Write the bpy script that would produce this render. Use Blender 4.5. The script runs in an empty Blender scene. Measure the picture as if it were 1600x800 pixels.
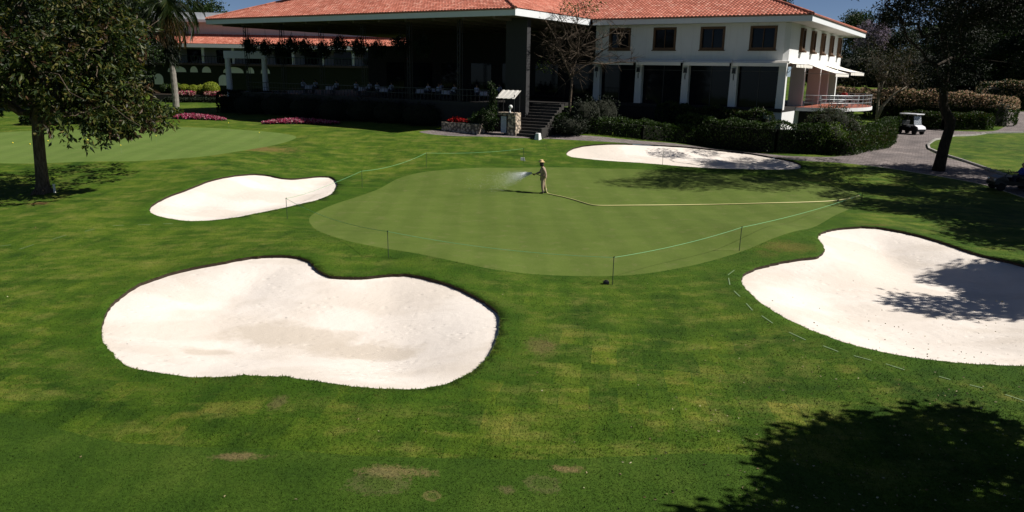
import bpy, bmesh, math, random
import numpy as np
from mathutils import Vector, Matrix
from mathutils.geometry import delaunay_2d_cdt

random.seed(7)
RNG = np.random.default_rng(11)
scene = bpy.context.scene
COL = scene.collection

# ------------------------------------------------------------------ camera numbers (photo 1600 x 800)
FPX, TILT, ROLL, CAMH = 1150.0, math.radians(14.05), math.radians(1.03), 6.4
_fw = np.array([0, math.cos(TILT), -math.sin(TILT)])
_up = np.array([0, math.sin(TILT), math.cos(TILT)])
_rx = np.array([1.0, 0, 0])
_ri = math.cos(ROLL) * _rx + math.sin(ROLL) * _up
_u2 = -math.sin(ROLL) * _rx + math.cos(ROLL) * _up
CAM = np.array([0, 0, CAMH])


def ray(px, py):
    d = _fw + _ri * ((px - 800) / FPX) + _u2 * ((400 - py) / FPX)
    return d / d[1]


def at_depth(px, py, y):
    return CAM + ray(px, py) * y


def sst(a, b, t):
    t = np.clip((np.asarray(t, float) - a) / (b - a), 0, 1)
    return t * t * (3 - 2 * t)


# ------------------------------------------------------------------ terrain
_ty = np.arange(-40, 3200, 0.5)


def _prof(kn):
    k = np.array(kn, float)
    z = np.interp(_ty, k[:, 0], k[:, 1])
    ker = np.exp(-0.5 * (np.arange(-12, 13) / 4.0) ** 2)
    ker /= ker.sum()
    zz = np.convolve(np.pad(z, 12, mode='edge'), ker, mode='valid')
    return zz


PR = _prof([(-40, -.6), (0, -.45), (12, -.25), (25, -.05), (38, .05), (41, .2), (46, .42), (53, 1.0), (60, 1.15), (70, 1.25), (80, 1.75),
            (100, 3.5), (122, 4.9), (160, 5.3), (400, 6), (3200, 6)])
PM = _prof([(-40, -.6), (0, -.45), (12, -.25), (25, -.05), (38, 0), (46, .4), (53, 1.45), (57, 1.95), (65, 2.0), (120, 2.6), (400, 4), (3200, 6)])
PL = _prof([(-40, -.6), (0, -.45), (12, -.25), (25, -.05), (33, .1), (38, .5), (42, .98), (50, 1.4), (58, 1.8), (65, 1.9), (85, 2.0), (120, 2.2), (400, 4),
            (3200, 6)])
BUMPS = []


def g(x, y):
    x = np.asarray(x, float)
    y = np.asarray(y, float)
    wl = sst(-8.5, -17, x)
    wr = sst(5, 17, x)
    z = np.interp(y, _ty, PM) * (1 - wl) * (1 - wr) + np.interp(y, _ty, PL) * wl + np.interp(y, _ty, PR) * wr
    z = z + 0.05 * np.sin(x * 0.35 + y * 0.21) + 0.045 * np.sin(x * 0.19 - y * 0.47 + 1.3) + .03 * np.sin(.9 * x + .4 * y)
    for bx, by, r, h in BUMPS:
        z = z + h * np.exp(-((x - bx) ** 2 + (y - by) ** 2) / (2 * r * r))
    return z


BUMPS += [(10.6, 29.4, 1.6, .35), (-6.5, 26.4, 2.6, .35), (-1.5, 24.2, 1.8, .25), (-15, 37, 3, .25), (-5, 46, 3, .2), (14, 33, 3, .15)]
_yy = np.concatenate([np.arange(4, 120, .1), np.arange(120, 600, 1.0)])


def pg(px, py):
    """the ground point that the camera sees at a photo position"""
    d = ray(px, py)
    P = CAM[None] + d[None] * _yy[:, None]
    below = P[:, 2] < g(P[:, 0], P[:, 1])
    if not below.any():
        return P[-1]
    i = max(int(np.argmax(below)), 1)
    a, b = _yy[i - 1], _yy[i]
    for _ in range(20):
        m = (a + b) / 2
        q = CAM + d * m
        if q[2] < g(q[0], q[1]):
            b = m
        else:
            a = m
    q = CAM + d * b
    return np.array([q[0], q[1], float(g(q[0], q[1]))])


def gz(x, y):
    return float(g(x, y))


# ------------------------------------------------------------------ materials
class NT:
    def __init__(s, name):
        s.m = bpy.data.materials.new(name)
        s.m.use_nodes = True
        s.n = s.m.node_tree.nodes
        s.l = s.m.node_tree.links
        s.b = s.n['Principled BSDF']
        s.geo = None

    def new(s, t, **kw):
        n = s.n.new(t)
        for k, v in kw.items():
            setattr(n, k, v)
        return n

    def set(s, sock, v):
        if isinstance(v, bpy.types.NodeSocket):
            s.l.new(v, sock)
        else:
            if sock.type == 'RGBA' and len(v) == 3:
                v = (*v, 1)
            sock.default_value = v

    def pos(s):
        if not s.geo:
            s.geo = s.new('ShaderNodeNewGeometry')
        return s.geo.outputs['Position']

    def island(s):
        s.pos()
        return s.geo.outputs['Random Per Island']

    def obj(s):
        return s.new('ShaderNodeTexCoord').outputs['Object']

    def mapping(s, v, scale=(1, 1, 1), rot=0.0, loc=(0, 0, 0)):
        n = s.new('ShaderNodeMapping')
        s.set(n.inputs['Vector'], v)
        n.inputs['Scale'].default_value = scale
        n.inputs['Rotation'].default_value = (0, 0, rot)
        n.inputs['Location'].default_value = loc
        return n.outputs[0]

    def noise(s, v, scale, detail=3.0, rough=.55, dist=0.0):
        n = s.new('ShaderNodeTexNoise')
        s.set(n.inputs['Vector'], v)
        n.inputs['Scale'].default_value = scale
        n.inputs['Detail'].default_value = detail
        n.inputs['Roughness'].default_value = rough
        n.inputs['Distortion'].default_value = dist
        return n.outputs['Fac']

    def ramp(s, f, stops):
        n = s.new('ShaderNodeValToRGB')
        s.set(n.inputs[0], f)
        e = n.color_ramp.elements
        while len(e) < len(stops):
            e.new(0.5)
        for i, (p, c) in enumerate(stops):
            e[i].position = p
            e[i].color = (*c, 1) if not isinstance(c, (int, float)) else (c, c, c, 1)
        return n.outputs[0]

    def mix(s, f, a, b, mode='MIX'):
        n = s.new('ShaderNodeMix', data_type='RGBA', blend_type=mode)
        s.set(n.inputs[0], f)
        s.set(n.inputs[6], a)
        s.set(n.inputs[7], b)
        return n.outputs[2]

    def math(s, op, a, b=0.0, c=0.0, clamp=False):
        n = s.new('ShaderNodeMath', operation=op, use_clamp=clamp)
        s.set(n.inputs[0], a)
        s.set(n.inputs[1], b)
        s.set(n.inputs[2], c)
        return n.outputs[0]

    def attr(s, name):
        return s.new('ShaderNodeAttribute', attribute_name=name).outputs['Fac']

    def bump(s, h, strength=.5, dist=.02, nrm=None):
        n = s.new('ShaderNodeBump')
        s.set(n.inputs['Height'], h)
        n.inputs['Strength'].default_value = strength
        n.inputs['Distance'].default_value = dist
        if nrm is not None:
            s.l.new(nrm, n.inputs['Normal'])
        return n.outputs[0]

    def done(s, color=None, rough=.8, normal=None, spec=.3, metal=0.0):
        if color is not None:
            s.set(s.b.inputs['Base Color'], color)
        s.set(s.b.inputs['Roughness'], rough)
        s.b.inputs['Specular IOR Level'].default_value = spec
        s.b.inputs['Metallic'].default_value = metal
        if normal is not None:
            s.l.new(normal, s.b.inputs['Normal'])
        return s.m


def plain(name, c, rough=.7, var=.18, scale=6.0, bump=.15, spec=.3, metal=0.0):
    t = NT(name)
    n = t.noise(t.obj(), scale, 5)
    col = t.mix(n, tuple(max(0, x * (1 - var)) for x in c), tuple(min(1, x * (1 + var)) for x in c))
    nr = t.bump(t.noise(t.obj(), scale * 7, 3), bump, .01) if bump else None
    return t.done(col, rough, nr, spec, metal)


def leafmat(name, cols, rough=.5, trans=.25, spec=.25, tint=(1.2, 1.3, .5)):
    t = NT(name)
    c = t.ramp(t.island(), [(i / max(1, len(cols) - 1), k) for i, k in enumerate(cols)])
    n = t.noise(t.pos(), .7, 2)
    c = t.mix(n, c, t.mix(1.0, c, (.62, .7, .6), 'MULTIPLY'))
    t.done(c, rough, None, spec)
    tr = t.new('ShaderNodeBsdfTranslucent')
    t.set(tr.inputs[0], t.mix(1.0, c, tint, 'MULTIPLY'))
    ms = t.new('ShaderNodeMixShader')
    ms.inputs[0].default_value = trans
    t.l.new(t.b.outputs[0], ms.inputs[1])
    t.l.new(tr.outputs[0], ms.inputs[2])
    t.l.new(ms.outputs[0], t.n['Material Output'].inputs[0])
    return t.m


def barkmat(name, a, b, scale=3.0):
    t = NT(name)
    v = t.mapping(t.obj(), (1, 1, .22))
    n = t.noise(v, scale * 4, 6, .65, .6)
    col = t.ramp(n, [(.3, a), (.72, b)])
    return t.done(col, .9, t.bump(n, .8, .03), .15)


# ---- turf
def turf(name, dark, mid, light, straw, fairway=False, green=False, mean=.5):
    t = NT(name)
    P = t.pos()
    big = t.noise(P, .11, 3)
    med = t.noise(P, .75, 5, .6)
    streak = t.noise(t.mapping(P, (.5, 1.5, 1), math.radians(-24)), .95, 5, .65)
    streak2 = t.noise(t.mapping(P, (1.7, .3, 1), math.radians(10)), 1.3, 4, .65)
    fine = t.noise(P, 17, 4, .7)
    vfine = t.noise(P, 70, 3, .7)
    if green:
        f = t.math('ADD', t.math('MULTIPLY', big, .4), t.math('MULTIPLY', med, .6))
        f = t.math('ADD', t.math('MULTIPLY', f, .7), t.math('MULTIPLY', streak, .3))
        col = t.ramp(f, [(.3, dark), (.5, mid), (.7, light)])
        # mower bands across the green
        wv = t.new('ShaderNodeTexWave', wave_type='BANDS', bands_direction='X')
        t.set(wv.inputs['Vector'], t.mapping(P, (1, 1, 1), math.radians(-2)))
        wv.inputs['Scale'].default_value = .19
        wv.inputs['Distortion'].default_value = .6
        wv.inputs['Detail'].default_value = 1
        band = t.ramp(wv.outputs['Fac'], [(.3, (.955, .96, .95)), (.7, (1.04, 1.035, 1.03))])
        col = t.mix(1.0, col, band, 'MULTIPLY')
        worn = t.ramp(t.noise(P, 1.6, 7, .75), [(.54, 0.0), (.72, .55)])
        col = t.mix(worn, col, straw)
        qw = pg(775, 300)
        ln = t.new('ShaderNodeVectorMath', operation='LENGTH')
        t.set(ln.inputs[0], t.mapping(P, (1 / 2.6, 1 / 1.5, 0), 0, (-qw[0] / 2.6, -qw[1] / 1.5, 0)))
        wet = t.ramp(t.math('ADD', ln.outputs['Value'], t.math('MULTIPLY', t.math('SUBTRACT', med, .5), 1.4)), [(.4, .5), (1.1, 0.0)])
        col = t.mix(wet, col, t.mix(1.0, col, (.72, .8, .75), 'MULTIPLY'))
    else:
        f = t.math('ADD', t.math('MULTIPLY', big, .25), t.math('MULTIPLY', med, .35))
        f = t.math('ADD', f, t.math('MULTIPLY', streak, .2))
        f = t.math('ADD', f, t.math('MULTIPLY', streak2, .2))
        s0 = .07 if not fairway else .12
        col = t.ramp(f, [(.38, dark), (.49, mid), (.60, light)])
        if not fairway:
            pat = t.math('ADD', t.math('MULTIPLY', streak, .5), t.math('MULTIPLY', t.noise(P, 1.7, 6, .7), .5))
            dry = t.ramp(pat, [(.49, 0.0), (.68, .68)])
            col = t.mix(dry, col, straw)
            # squares of laid sod in the near lawn
            sep = t.new('ShaderNodeSeparateXYZ')
            t.set(sep.inputs[0], P)
            br = t.new('ShaderNodeTexBrick')
            wob = t.new('ShaderNodeVectorMath', operation='ADD')
            nz = t.new('ShaderNodeTexNoise')
            t.set(nz.inputs['Vector'], P)
            nz.inputs['Scale'].default_value = 1.1
            sc = t.new('ShaderNodeVectorMath', operation='SCALE')
            t.set(sc.inputs[0], nz.outputs['Color'])
            sc.inputs['Scale'].default_value = .2
            t.set(wob.inputs[0], t.mapping(P, (1, 1, 1), math.radians(7)))
            t.set(wob.inputs[1], sc.outputs[0])
            t.set(br.inputs['Vector'], wob.outputs[0])
            br.inputs['Color1'].default_value = (0, 0, 0, 1)
            br.inputs['Color2'].default_value = (1, 1, 1, 1)
            br.inputs['Mortar'].default_value = (.02, .02, .02, 1)
            br.inputs['Scale'].default_value = 1.0
            br.inputs['Mortar Size'].default_value = .016
            br.inputs['Mortar Smooth'].default_value = .6
            br.inputs['Brick Width'].default_value = .62
            br.inputs['Row Height'].default_value = 1.25
            br.offset = .3
            msk = t.math('MULTIPLY', t.ramp(t.noise(P, .3, 2), [(.25, 0.3), (.45, 1.0)]),
                         t.math('SUBTRACT', 1.0, t.math('SMOOTH_MIN', t.math('MULTIPLY', t.math('ABSOLUTE', t.math('SUBTRACT', sep.outputs[1], 15.5)), .14), 1.0, .3)))
            tone = t.ramp(br.outputs['Color'], [(0, (.60, .72, .64)), (.5, (1, 1, 1)), (1, (1.48, 1.24, 1.2))])
            col = t.mix(msk, col, t.mix(1.0, col, tone, 'MULTIPLY'))
        # worn patches with a place of their own
        col = patches(t, P, col)
        ring = t.attr('collar')
        lush = t.mix(1.0, t.mix(med, dark, mid), (.95, 1.05, .9), 'MULTIPLY')
        col = t.mix(t.math('MULTIPLY', ring, .8), col, lush)
    spk = .65 if not green else .25
    col = t.mix(spk, col, t.mix(1.0, col, t.ramp(fine, [(.3, (.5, .52, .5)), (.7, (1.5, 1.46, 1.4))]), 'MULTIPLY'))
    col = t.mix(spk, col, t.mix(1.0, col, t.ramp(vfine, [(.3, (.5, .52, .5)), (.7, (1.5, 1.45, 1.4))]), 'MULTIPLY'))
    h = t.math('ADD', t.math('MULTIPLY', fine, .6), t.math('MULTIPLY', vfine, .4))
    nr = t.bump(h, .55 if not green else .25, .05 if not green else .015)
    return t.done(col, .85, nr, .12)


PATCHES = [  # photo place, half size x, half size y (metres), colour, ring
    ((1240, 386), 1.5, .8, (.16, .10, .035), 0), ((1200, 398), .5, .6, (.13, .10, .03), 0), ((610, 737), .75, .22, (.17, .135, .06), 0), ((675, 775), .16, .17, (.16, .135, .055), 1),
    ((885, 733), .35, .13, (.17, .125, .06), 0), ((845, 540), .5, .7, (.14, .11, .045), 0), ((435, 628), .22, .4, (.12, .10, .045), 0), ((372, 713), .55, .16, (.16, .12, .06), 0),
    ((1365, 352), .9, .25, (.18, .09, .035), 0), ((850, 757), .3, .3, (.10, .10, .04), 1), ((395, 232), 3.4, 1.3, (.16, .11, .04), 0), ((60, 318), .6, .35, (.12, .06, .03), 0), ((590, 752), .5, .4, (.1, .1, .04), 1),
    ((790, 765), .2, .15, (.1, .09, .04), 0), ((700, 400), 1.0, .4, (.11, .10, .035), 0)]


def patches(t, P, col):
    nz = t.noise(P, 3.2, 5, .65)
    nz2 = t.noise(P, 14, 3, .65)
    for (pp, a, b, c, ring) in PATCHES:
        q = pg(*pp)
        v = t.mapping(P, (1 / a, 1 / b, 0), 0, (-q[0] / a, -q[1] / b, 0))
        ln = t.new('ShaderNodeVectorMath', operation='LENGTH')
        t.set(ln.inputs[0], v)
        d = t.math('ADD', ln.outputs['Value'], t.math('MULTIPLY', t.math('SUBTRACT', nz, .5), 1.8))
        d = t.math('ADD', d, t.math('MULTIPLY', t.math('SUBTRACT', nz2, .5), 1.4))
        if ring:
            f = t.ramp(d, [(.35, .2), (.7, .6), (1.0, 0.0)])
        else:
            f = t.ramp(d, [(.4, .75), (1.05, 0.0)])
        col = t.mix(f, col, c)
    return col


# ------------------------------------------------------------------ mesh builder
class MB:
    def __init__(s):
        s.v, s.f, s.m = [], [], []

    def add(s, verts, faces, mi=0):
        o = len(s.v)
        s.v += [tuple(map(float, p)) for p in verts]
        s.f += [tuple(o + i for i in f) for f in faces]
        s.m += [mi] * len(faces)
        return s

    def box(s, c, d, rz=0.0, mi=0, top=1.0):
        hx, hy, hz = d[0] / 2, d[1] / 2, d[2] / 2
        ca, sa = math.cos(rz), math.sin(rz)
        vs = []
        for z, k in ((-hz, 1), (hz, top)):
            for x, y in ((-hx, -hy), (hx, -hy), (hx, hy), (-hx, hy)):
                x *= k
                y *= k
                vs.append((c[0] + x * ca - y * sa, c[1] + x * sa + y * ca, c[2] + z))
        return s.add(vs, [(3, 2, 1, 0), (4, 5, 6, 7), (0, 1, 5, 4), (1, 2, 6, 5), (2, 3, 7, 6), (3, 0, 4, 7)], mi)

    def prism(s, poly, z0, z1, mi=0):
        n = len(poly)
        vs = [(x, y, z0) for x, y in poly] + [(x, y, z1) for x, y in poly]
        fs = [tuple(range(n - 1, -1, -1)), tuple(range(n, 2 * n))] + [(i, (i + 1) % n, n + (i + 1) % n, n + i) for i in range(n)]
        return s.add(vs, fs, mi)

    def tube(s, path, rad, n=8, mi=0, cap=True, sq=1.0):
        P = [Vector(p) for p in path]
        if isinstance(rad, (int, float)):
            rad = [rad] * len(P)
        vs, fs = [], []
        prev = None
        for i, p in enumerate(P):
            t = (P[min(i + 1, len(P) - 1)] - P[max(i - 1, 0)])
            if t.length < 1e-9:
                t = Vector((0, 0, 1))
            t.normalize()
            if prev is None:
                a = t.orthogonal().normalized()
            else:
                a = (prev - t * prev.dot(t))
                a = a.normalized() if a.length > 1e-6 else t.orthogonal().normalized()
            prev = a
            b = t.cross(a)
            for k in range(n):
                th = 2 * math.pi * k / n
                vs.append(p + (a * math.cos(th) + b * math.sin(th) * sq) * rad[i])
        for i in range(len(P) - 1):
            for k in range(n):
                fs.append((i * n + k, i * n + (k + 1) % n, (i + 1) * n + (k + 1) % n, (i + 1) * n + k))
        if cap:
            fs.append(tuple(range(n - 1, -1, -1)))
            fs.append(tuple((len(P) - 1) * n + k for k in range(n)))
        return s.add(vs, fs, mi)

    def lathe(s, prof, c=(0, 0, 0), n=14, mi=0, sx=1.0, sy=1.0):
        vs, fs = [], []
        for r, z in prof:
            for k in range(n):
                th = 2 * math.pi * k / n
                vs.append((c[0] + r * sx * math.cos(th), c[1] + r * sy * math.sin(th), c[2] + z))
        for i in range(len(prof) - 1):
            for k in range(n):
                fs.append((i * n + k, i * n + (k + 1) % n, (i + 1) * n + (k + 1) % n, (i + 1) * n + k))
        fs.append(tuple(range(n - 1, -1, -1)))
        fs.append(tuple((len(prof) - 1) * n + k for k in range(n)))
        return s.add(vs, fs, mi)

    def ball(s, c, r, n=10, mi=0):
        r = (r, r, r) if isinstance(r, (int, float)) else r
        prof = [(max(1e-4, math.sin(math.pi * i / n)), -math.cos(math.pi * i / n)) for i in range(n + 1)]
        vs, fs = [], []
        m = n + 4
        for a, z in prof:
            for k in range(m):
                th = 2 * math.pi * k / m
                vs.append((c[0] + r[0] * a * math.cos(th), c[1] + r[1] * a * math.sin(th), c[2] + r[2] * z))
        for i in range(n):
            for k in range(m):
                fs.append((i * m + k, i * m + (k + 1) % m, (i + 1) * m + (k + 1) % m, (i + 1) * m + k))
        return s.add(vs, fs, mi)

    def leaves(s, verts, faces, mi=0):
        o = len(s.v)
        s.v += list(map(tuple, verts.tolist()))
        s.f += list(map(tuple, (faces + o).tolist()))
        s.m += [mi] * len(faces)
        return s

    def mesh(s, name, mats, smooth=False, bevel=0):
        me = bpy.data.meshes.new(name)
        me.from_pydata(s.v, [], s.f)
        for m in (mats if isinstance(mats, (list, tuple)) else [mats]):
            me.materials.append(m)
        if any(s.m):
            me.polygons.foreach_set('material_index', s.m)
        if smooth:
            me.polygons.foreach_set('use_smooth', [True] * len(s.f))
        me.update()
        return me

    def build(s, name, mats, parent=None, smooth=False, bevel=0.0, normals=True):
        me = s.mesh(name, mats, smooth)
        if normals and len(s.f) < 60000:
            bm = bmesh.new()
            bm.from_mesh(me)
            bmesh.ops.recalc_face_normals(bm, faces=bm.faces)
            bm.to_mesh(me)
            bm.free()
        return link(name, me, parent, bevel)


def link(name, me, parent=None, bevel=0.0):
    o = bpy.data.objects.new(name, me)
    COL.objects.link(o)
    if parent is not None:
        o.parent = parent
    if bevel:
        b = o.modifiers.new('bevel', 'BEVEL')
        b.width = bevel
        b.segments = 2
        b.limit_method = 'ANGLE'
        b.angle_limit = math.radians(40)
    return o


def tag(o, label, cat, group=None, kind=None):
    o['label'] = label
    o['category'] = cat
    if group:
        o['group'] = group
    if kind:
        o['kind'] = kind
    return o


def struct(o):
    o['kind'] = 'structure'
    return o


def thing(name, loc, label, cat, rz=0.0, group=None):
    o = bpy.data.objects.new(name, None)
    COL.objects.link(o)
    o.empty_display_size = .2
    o.location = loc
    o.rotation_euler = (0, 0, rz)
    return tag(o, label, cat, group)


def children(o):
    return [c for c in COL.objects if c.parent == o]


def copy_tree(o, label=None, loc=None, rz=None, scale=None):
    c = o.copy()
    COL.objects.link(c)
    if label:
        c['label'] = label
    if loc is not None:
        c.location = loc
    if rz is not None:
        c.rotation_euler = (0, 0, rz)
    if scale is not None:
        c.scale = scale if isinstance(scale, (tuple, list)) else (scale,) * 3
    for ch in list(children(o)):
        d = ch.copy()
        COL.objects.link(d)
        d.parent = c
        for gch in list(children(ch)):
            e = gch.copy()
            COL.objects.link(e)
            e.parent = d
    return c


def leafquads(pts, dirs, length, width, rng, droop=.0):
    """one folded leaf per point, growing along dirs"""
    n = len(pts)
    d = dirs / np.maximum(np.linalg.norm(dirs, axis=1, keepdims=True), 1e-6)
    d = d + np.array([0, 0, -droop])
    d /= np.linalg.norm(d, axis=1, keepdims=True)
    r = rng.normal(size=(n, 3))
    side = np.cross(d, r)
    side /= np.maximum(np.linalg.norm(side, axis=1, keepdims=True), 1e-6)
    nrm = np.cross(side, d)
    L = (length * rng.uniform(.7, 1.25, n))[:, None]
    W = (width * rng.uniform(.75, 1.2, n))[:, None]
    a = pts
    b = pts + d * L * .5 + side * W * .5 + nrm * W * .12
    c = pts + d * L - nrm * L * .12
    e = pts + d * L * .5 - side * W * .5 + nrm * W * .12
    V = np.stack([a, b, c, e], 1).reshape(-1, 3)
    Fc = np.arange(4 * n).reshape(n, 4)
    return V, Fc


def blob_points(blobs, n, rng, shell=.55):
    """points spread through ellipsoids (centre, radii), thicker near their skins"""
    vol = np.array([b[1][0] * b[1][1] * b[1][2] for b in blobs]) ** .75
    pick = rng.choice(len(blobs), n, p=vol / vol.sum())
    c = np.array([b[0] for b in blobs], float)[pick]
    r = np.array([b[1] for b in blobs], float)[pick]
    d = rng.normal(size=(n, 3))
    d /= np.linalg.norm(d, axis=1, keepdims=True)
    rad = shell + (1.08 - shell) * rng.random(n) ** .7
    k = rng.random(n) < .22
    rad[k] = rng.random(k.sum()) ** .5
    return c + d * r * rad[:, None], d


def crown_mesh(blobs, clusters, per, leaf, width, mats, rng, spread=.35, droop=.3, name='crown', mi_prob=None):
    P, D = blob_points(blobs, clusters, rng)
    P = np.repeat(P, per, 0)
    D = np.repeat(D, per, 0)
    n = len(P)
    dd = D * .6 + rng.normal(size=(n, 3)) * .8
    P = P + rng.normal(size=(n, 3)) * spread * .5
    V, Fc = leafquads(P, dd, leaf, width, rng, droop)
    m = MB()
    m.leaves(V, Fc)
    if mi_prob:
        ci = np.repeat(rng.choice(len(mi_prob), clusters, p=mi_prob), per)
        m.m = ci.tolist()
    return m.mesh(name, mats)


def branch(m, p0, p1, r0, r1, rng, wob=.12, seg=6, n=7):
    p0, p1 = np.array(p0, float), np.array(p1, float)
    L = np.linalg.norm(p1 - p0)
    pts = []
    off = np.zeros(3)
    for i in range(seg + 1):
        t = i / seg
        if 0 < i < seg:
            off = off * .5 + rng.normal(size=3) * wob * L / seg
        else:
            off = off * 0
        pts.append(p0 * (1 - t) + p1 * t + off)
    m.tube(pts, [r0 * (1 - i / seg) + r1 * i / seg for i in range(seg + 1)], n)
    return pts


# ------------------------------------------------------------------ base materials
M = {}
M['lawn'] = turf('lawn_turf', (.017, .045, .0035), (.044, .088, .006), (.090, .132, .013), (.175, .170, .044))
M['fairway'] = turf('fairway_turf', (.022, .053, .0045), (.035, .074, .0065), (.054, .094, .011), (.08, .085, .03), fairway=True)
M['green'] = turf('putting_turf', (.068, .104, .018), (.086, .124, .024), (.108, .142, .034), (.16, .155, .065), green=True)
M['practice'] = turf('practice_turf', (.084, .136, .028), (.102, .156, .036), (.122, .172, .046), (.15, .165, .06), green=True)
M['soil'] = plain('soil_lip', (.035, .024, .015), .95, .4, 9, .6)


def sandmat():
    t = NT('bunker_sand')
    P = t.pos()
    big = t.noise(P, .35, 4, .55)
    damp = t.ramp(t.noise(t.mapping(P, (.5, .9, 1), .3, (3.3, 1.2, 0)), .42, 4, .55, .4), [(.47, 0.0), (.56, 1.0)])
    col = t.ramp(big, [(.3, (.655, .595, .54)), (.7, (.735, .675, .62))])
    col = t.mix(t.math('MULTIPLY', damp, .33), col, (.50, .43, .355))
    nz = t.noise(P, 1.3, 5, .6)
    for pp, a_, b_ in (((455, 497), 2.3, 1.0), ((570, 522), 1.7, .75), ((320, 530), .7, .4)):
        q = pg(*pp)
        ln = t.new('ShaderNodeVectorMath', operation='LENGTH')
        t.set(ln.inputs[0], t.mapping(P, (1 / a_, 1 / b_, 0), 0, (-q[0] / a_, -q[1] / b_, 0)))
        f = t.ramp(t.math('ADD', ln.outputs['Value'], t.math('MULTIPLY', t.math('SUBTRACT', nz, .5), 1.6)), [(.6, .85), (1.05, 0.0)])
        col = t.mix(f, col, (.53, .465, .395))
    sp = t.ramp(t.noise(P, 34, 2, .6), [(.27, 1.0), (.34, 0.0)])
    col = t.mix(t.math('MULTIPLY', sp, .4), col, (.40, .34, .28))
    col = t.mix(.35, col, t.mix(1.0, col, t.ramp(t.noise(P, 130, 2), [(.3, (.8, .8, .8)), (.7, (1.15, 1.15, 1.15))]), 'MULTIPLY'))
    wv = t.new('ShaderNodeTexWave', wave_type='BANDS', bands_direction='Y')
    t.set(wv.inputs['Vector'], t.mapping(P, (.4, 1, 1), .5))
    wv.inputs['Scale'].default_value = 5.5
    wv.inputs['Distortion'].default_value = 7
    wv.inputs['Detail'].default_value = 3
    wv.inputs['Detail Scale'].default_value = .4
    vo = t.new('ShaderNodeTexVoronoi', feature='SMOOTH_F1')
    t.set(vo.inputs['Vector'], t.mapping(P, (1, 1.5, 1), .4))
    vo.inputs['Scale'].default_value = 3.2
    foot = t.math('MULTIPLY', t.ramp(vo.outputs['Distance'], [(.08, 0.0), (.3, 1.0)]), t.ramp(t.noise(P, .5, 3), [(.42, 0.0), (.56, 1.2)]))
    h = t.math('ADD', t.math('MULTIPLY', wv.outputs['Fac'], .5), t.math('MULTIPLY', t.noise(P, 5, 5, .6), 1.0))
    h = t.math('ADD', h, foot)
    nr = t.bump(h, .27, .045, t.bump(t.noise(P, 40, 3), .3, .02))
    return t.done(col, .95, nr, .1)


M['sand'] = sandmat()


def pavemat():
    t = NT('cobble_paving')
    P = t.pos()
    br = t.new('ShaderNodeTexBrick')
    t.set(br.inputs['Vector'], t.mapping(P, (1, 1, 1), .5))
    br.inputs['Color1'].default_value = (.12, .105, .10, 1)
    br.inputs['Color2'].default_value = (.20, .175, .17, 1)
    br.inputs['Mortar'].default_value = (.07, .06, .058, 1)
    br.inputs['Scale'].default_value = 1
    br.inputs['Brick Width'].default_value = .4
    br.inputs['Row Height'].default_value = .22
    br.inputs['Mortar Size'].default_value = .015
    n = t.noise(P, .35, 5, .6)
    col = t.mix(1.0, br.outputs['Color'], t.ramp(n, [(.3, (.75, .74, .76)), (.7, (1.45, 1.4, 1.38))]), 'MULTIPLY')
    return t.done(col, .85, t.bump(br.outputs['Fac'], .5, -.012), .25)


M['pave'] = pavemat()
M['kerb'] = plain('kerb_stone', (.34, .32, .30), .85, .25, 5)
M['paint'] = plain('line_paint', (.17, .25, .13), .8, .25, 20, 0)
def rendermat():
    t = NT('white_render')
    n = t.noise(t.obj(), 1.2, 5)
    col = t.mix(n, (.63, .635, .64), (.69, .692, .695))
    run = t.ramp(t.noise(t.mapping(t.obj(), (2.2, 2.2, .18)), 1.6, 5, .65), [(.52, 0.0), (.72, .22)])
    col = t.mix(run, col, (.40, .39, .37))
    return t.done(col, .85, t.bump(t.noise(t.obj(), 14, 4, .6), .2, .012), .2)


M['white'] = rendermat()
M['fascia'] = plain('white_fascia', (.66, .68, .70), .6, .06, 2, .05)
M['soffit'] = plain('soffit_boards', (.40, .39, .36), .8, .08, 2, .1)
M['cream'] = plain('awning_canvas', (.78, .75, .69), .8, .05, 3, .1)
M['wood'] = plain('brown_window_wood', (.10, .055, .028), .6, .3, 8, .25)
M['shadewood'] = plain('shade_darkened_wood', (.016, .013, .011), .7, .3, 5, .2)  # indoor shade put into the wood's near-black colour
M['shadefloor'] = plain('shade_darkened_floor', (.022, .020, .019), .6, .3, 3, .1)  # near-black floor colour stands in for the shade under the roof
M['darkgreen'] = plain('dark_green_metal', (.02, .035, .028), .5, .2, 8, .05)
M['steel'] = plain('galvanised_steel', (.38, .40, .42), .4, .1, 8, .05, .5, .6)
M['black'] = plain('black_plastic', (.010, .010, .012), .45, .2, 8, .05, .5)
M['rubber'] = plain('black_rubber', (.012, .012, .012), .9, .2, 8, .2)
M['cloth'] = plain('shade_tinted_tablecloth', (.42, .42, .50), .9, .06, 5, .1)  # white cloth with the terrace shade tinted into its colour
M['redtile'] = plain('red_floor_tile', (.30, .10, .065), .6, .2, 4, .1)


def glassmat(name, c=(.006, .008, .011), rough=.04):
    t = NT(name)
    n = t.noise(t.obj(), .6, 2)
    return t.done(c, rough, t.bump(n, .06, .05), .14)


M['glass'] = glassmat('dark_window_glass')


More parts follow.
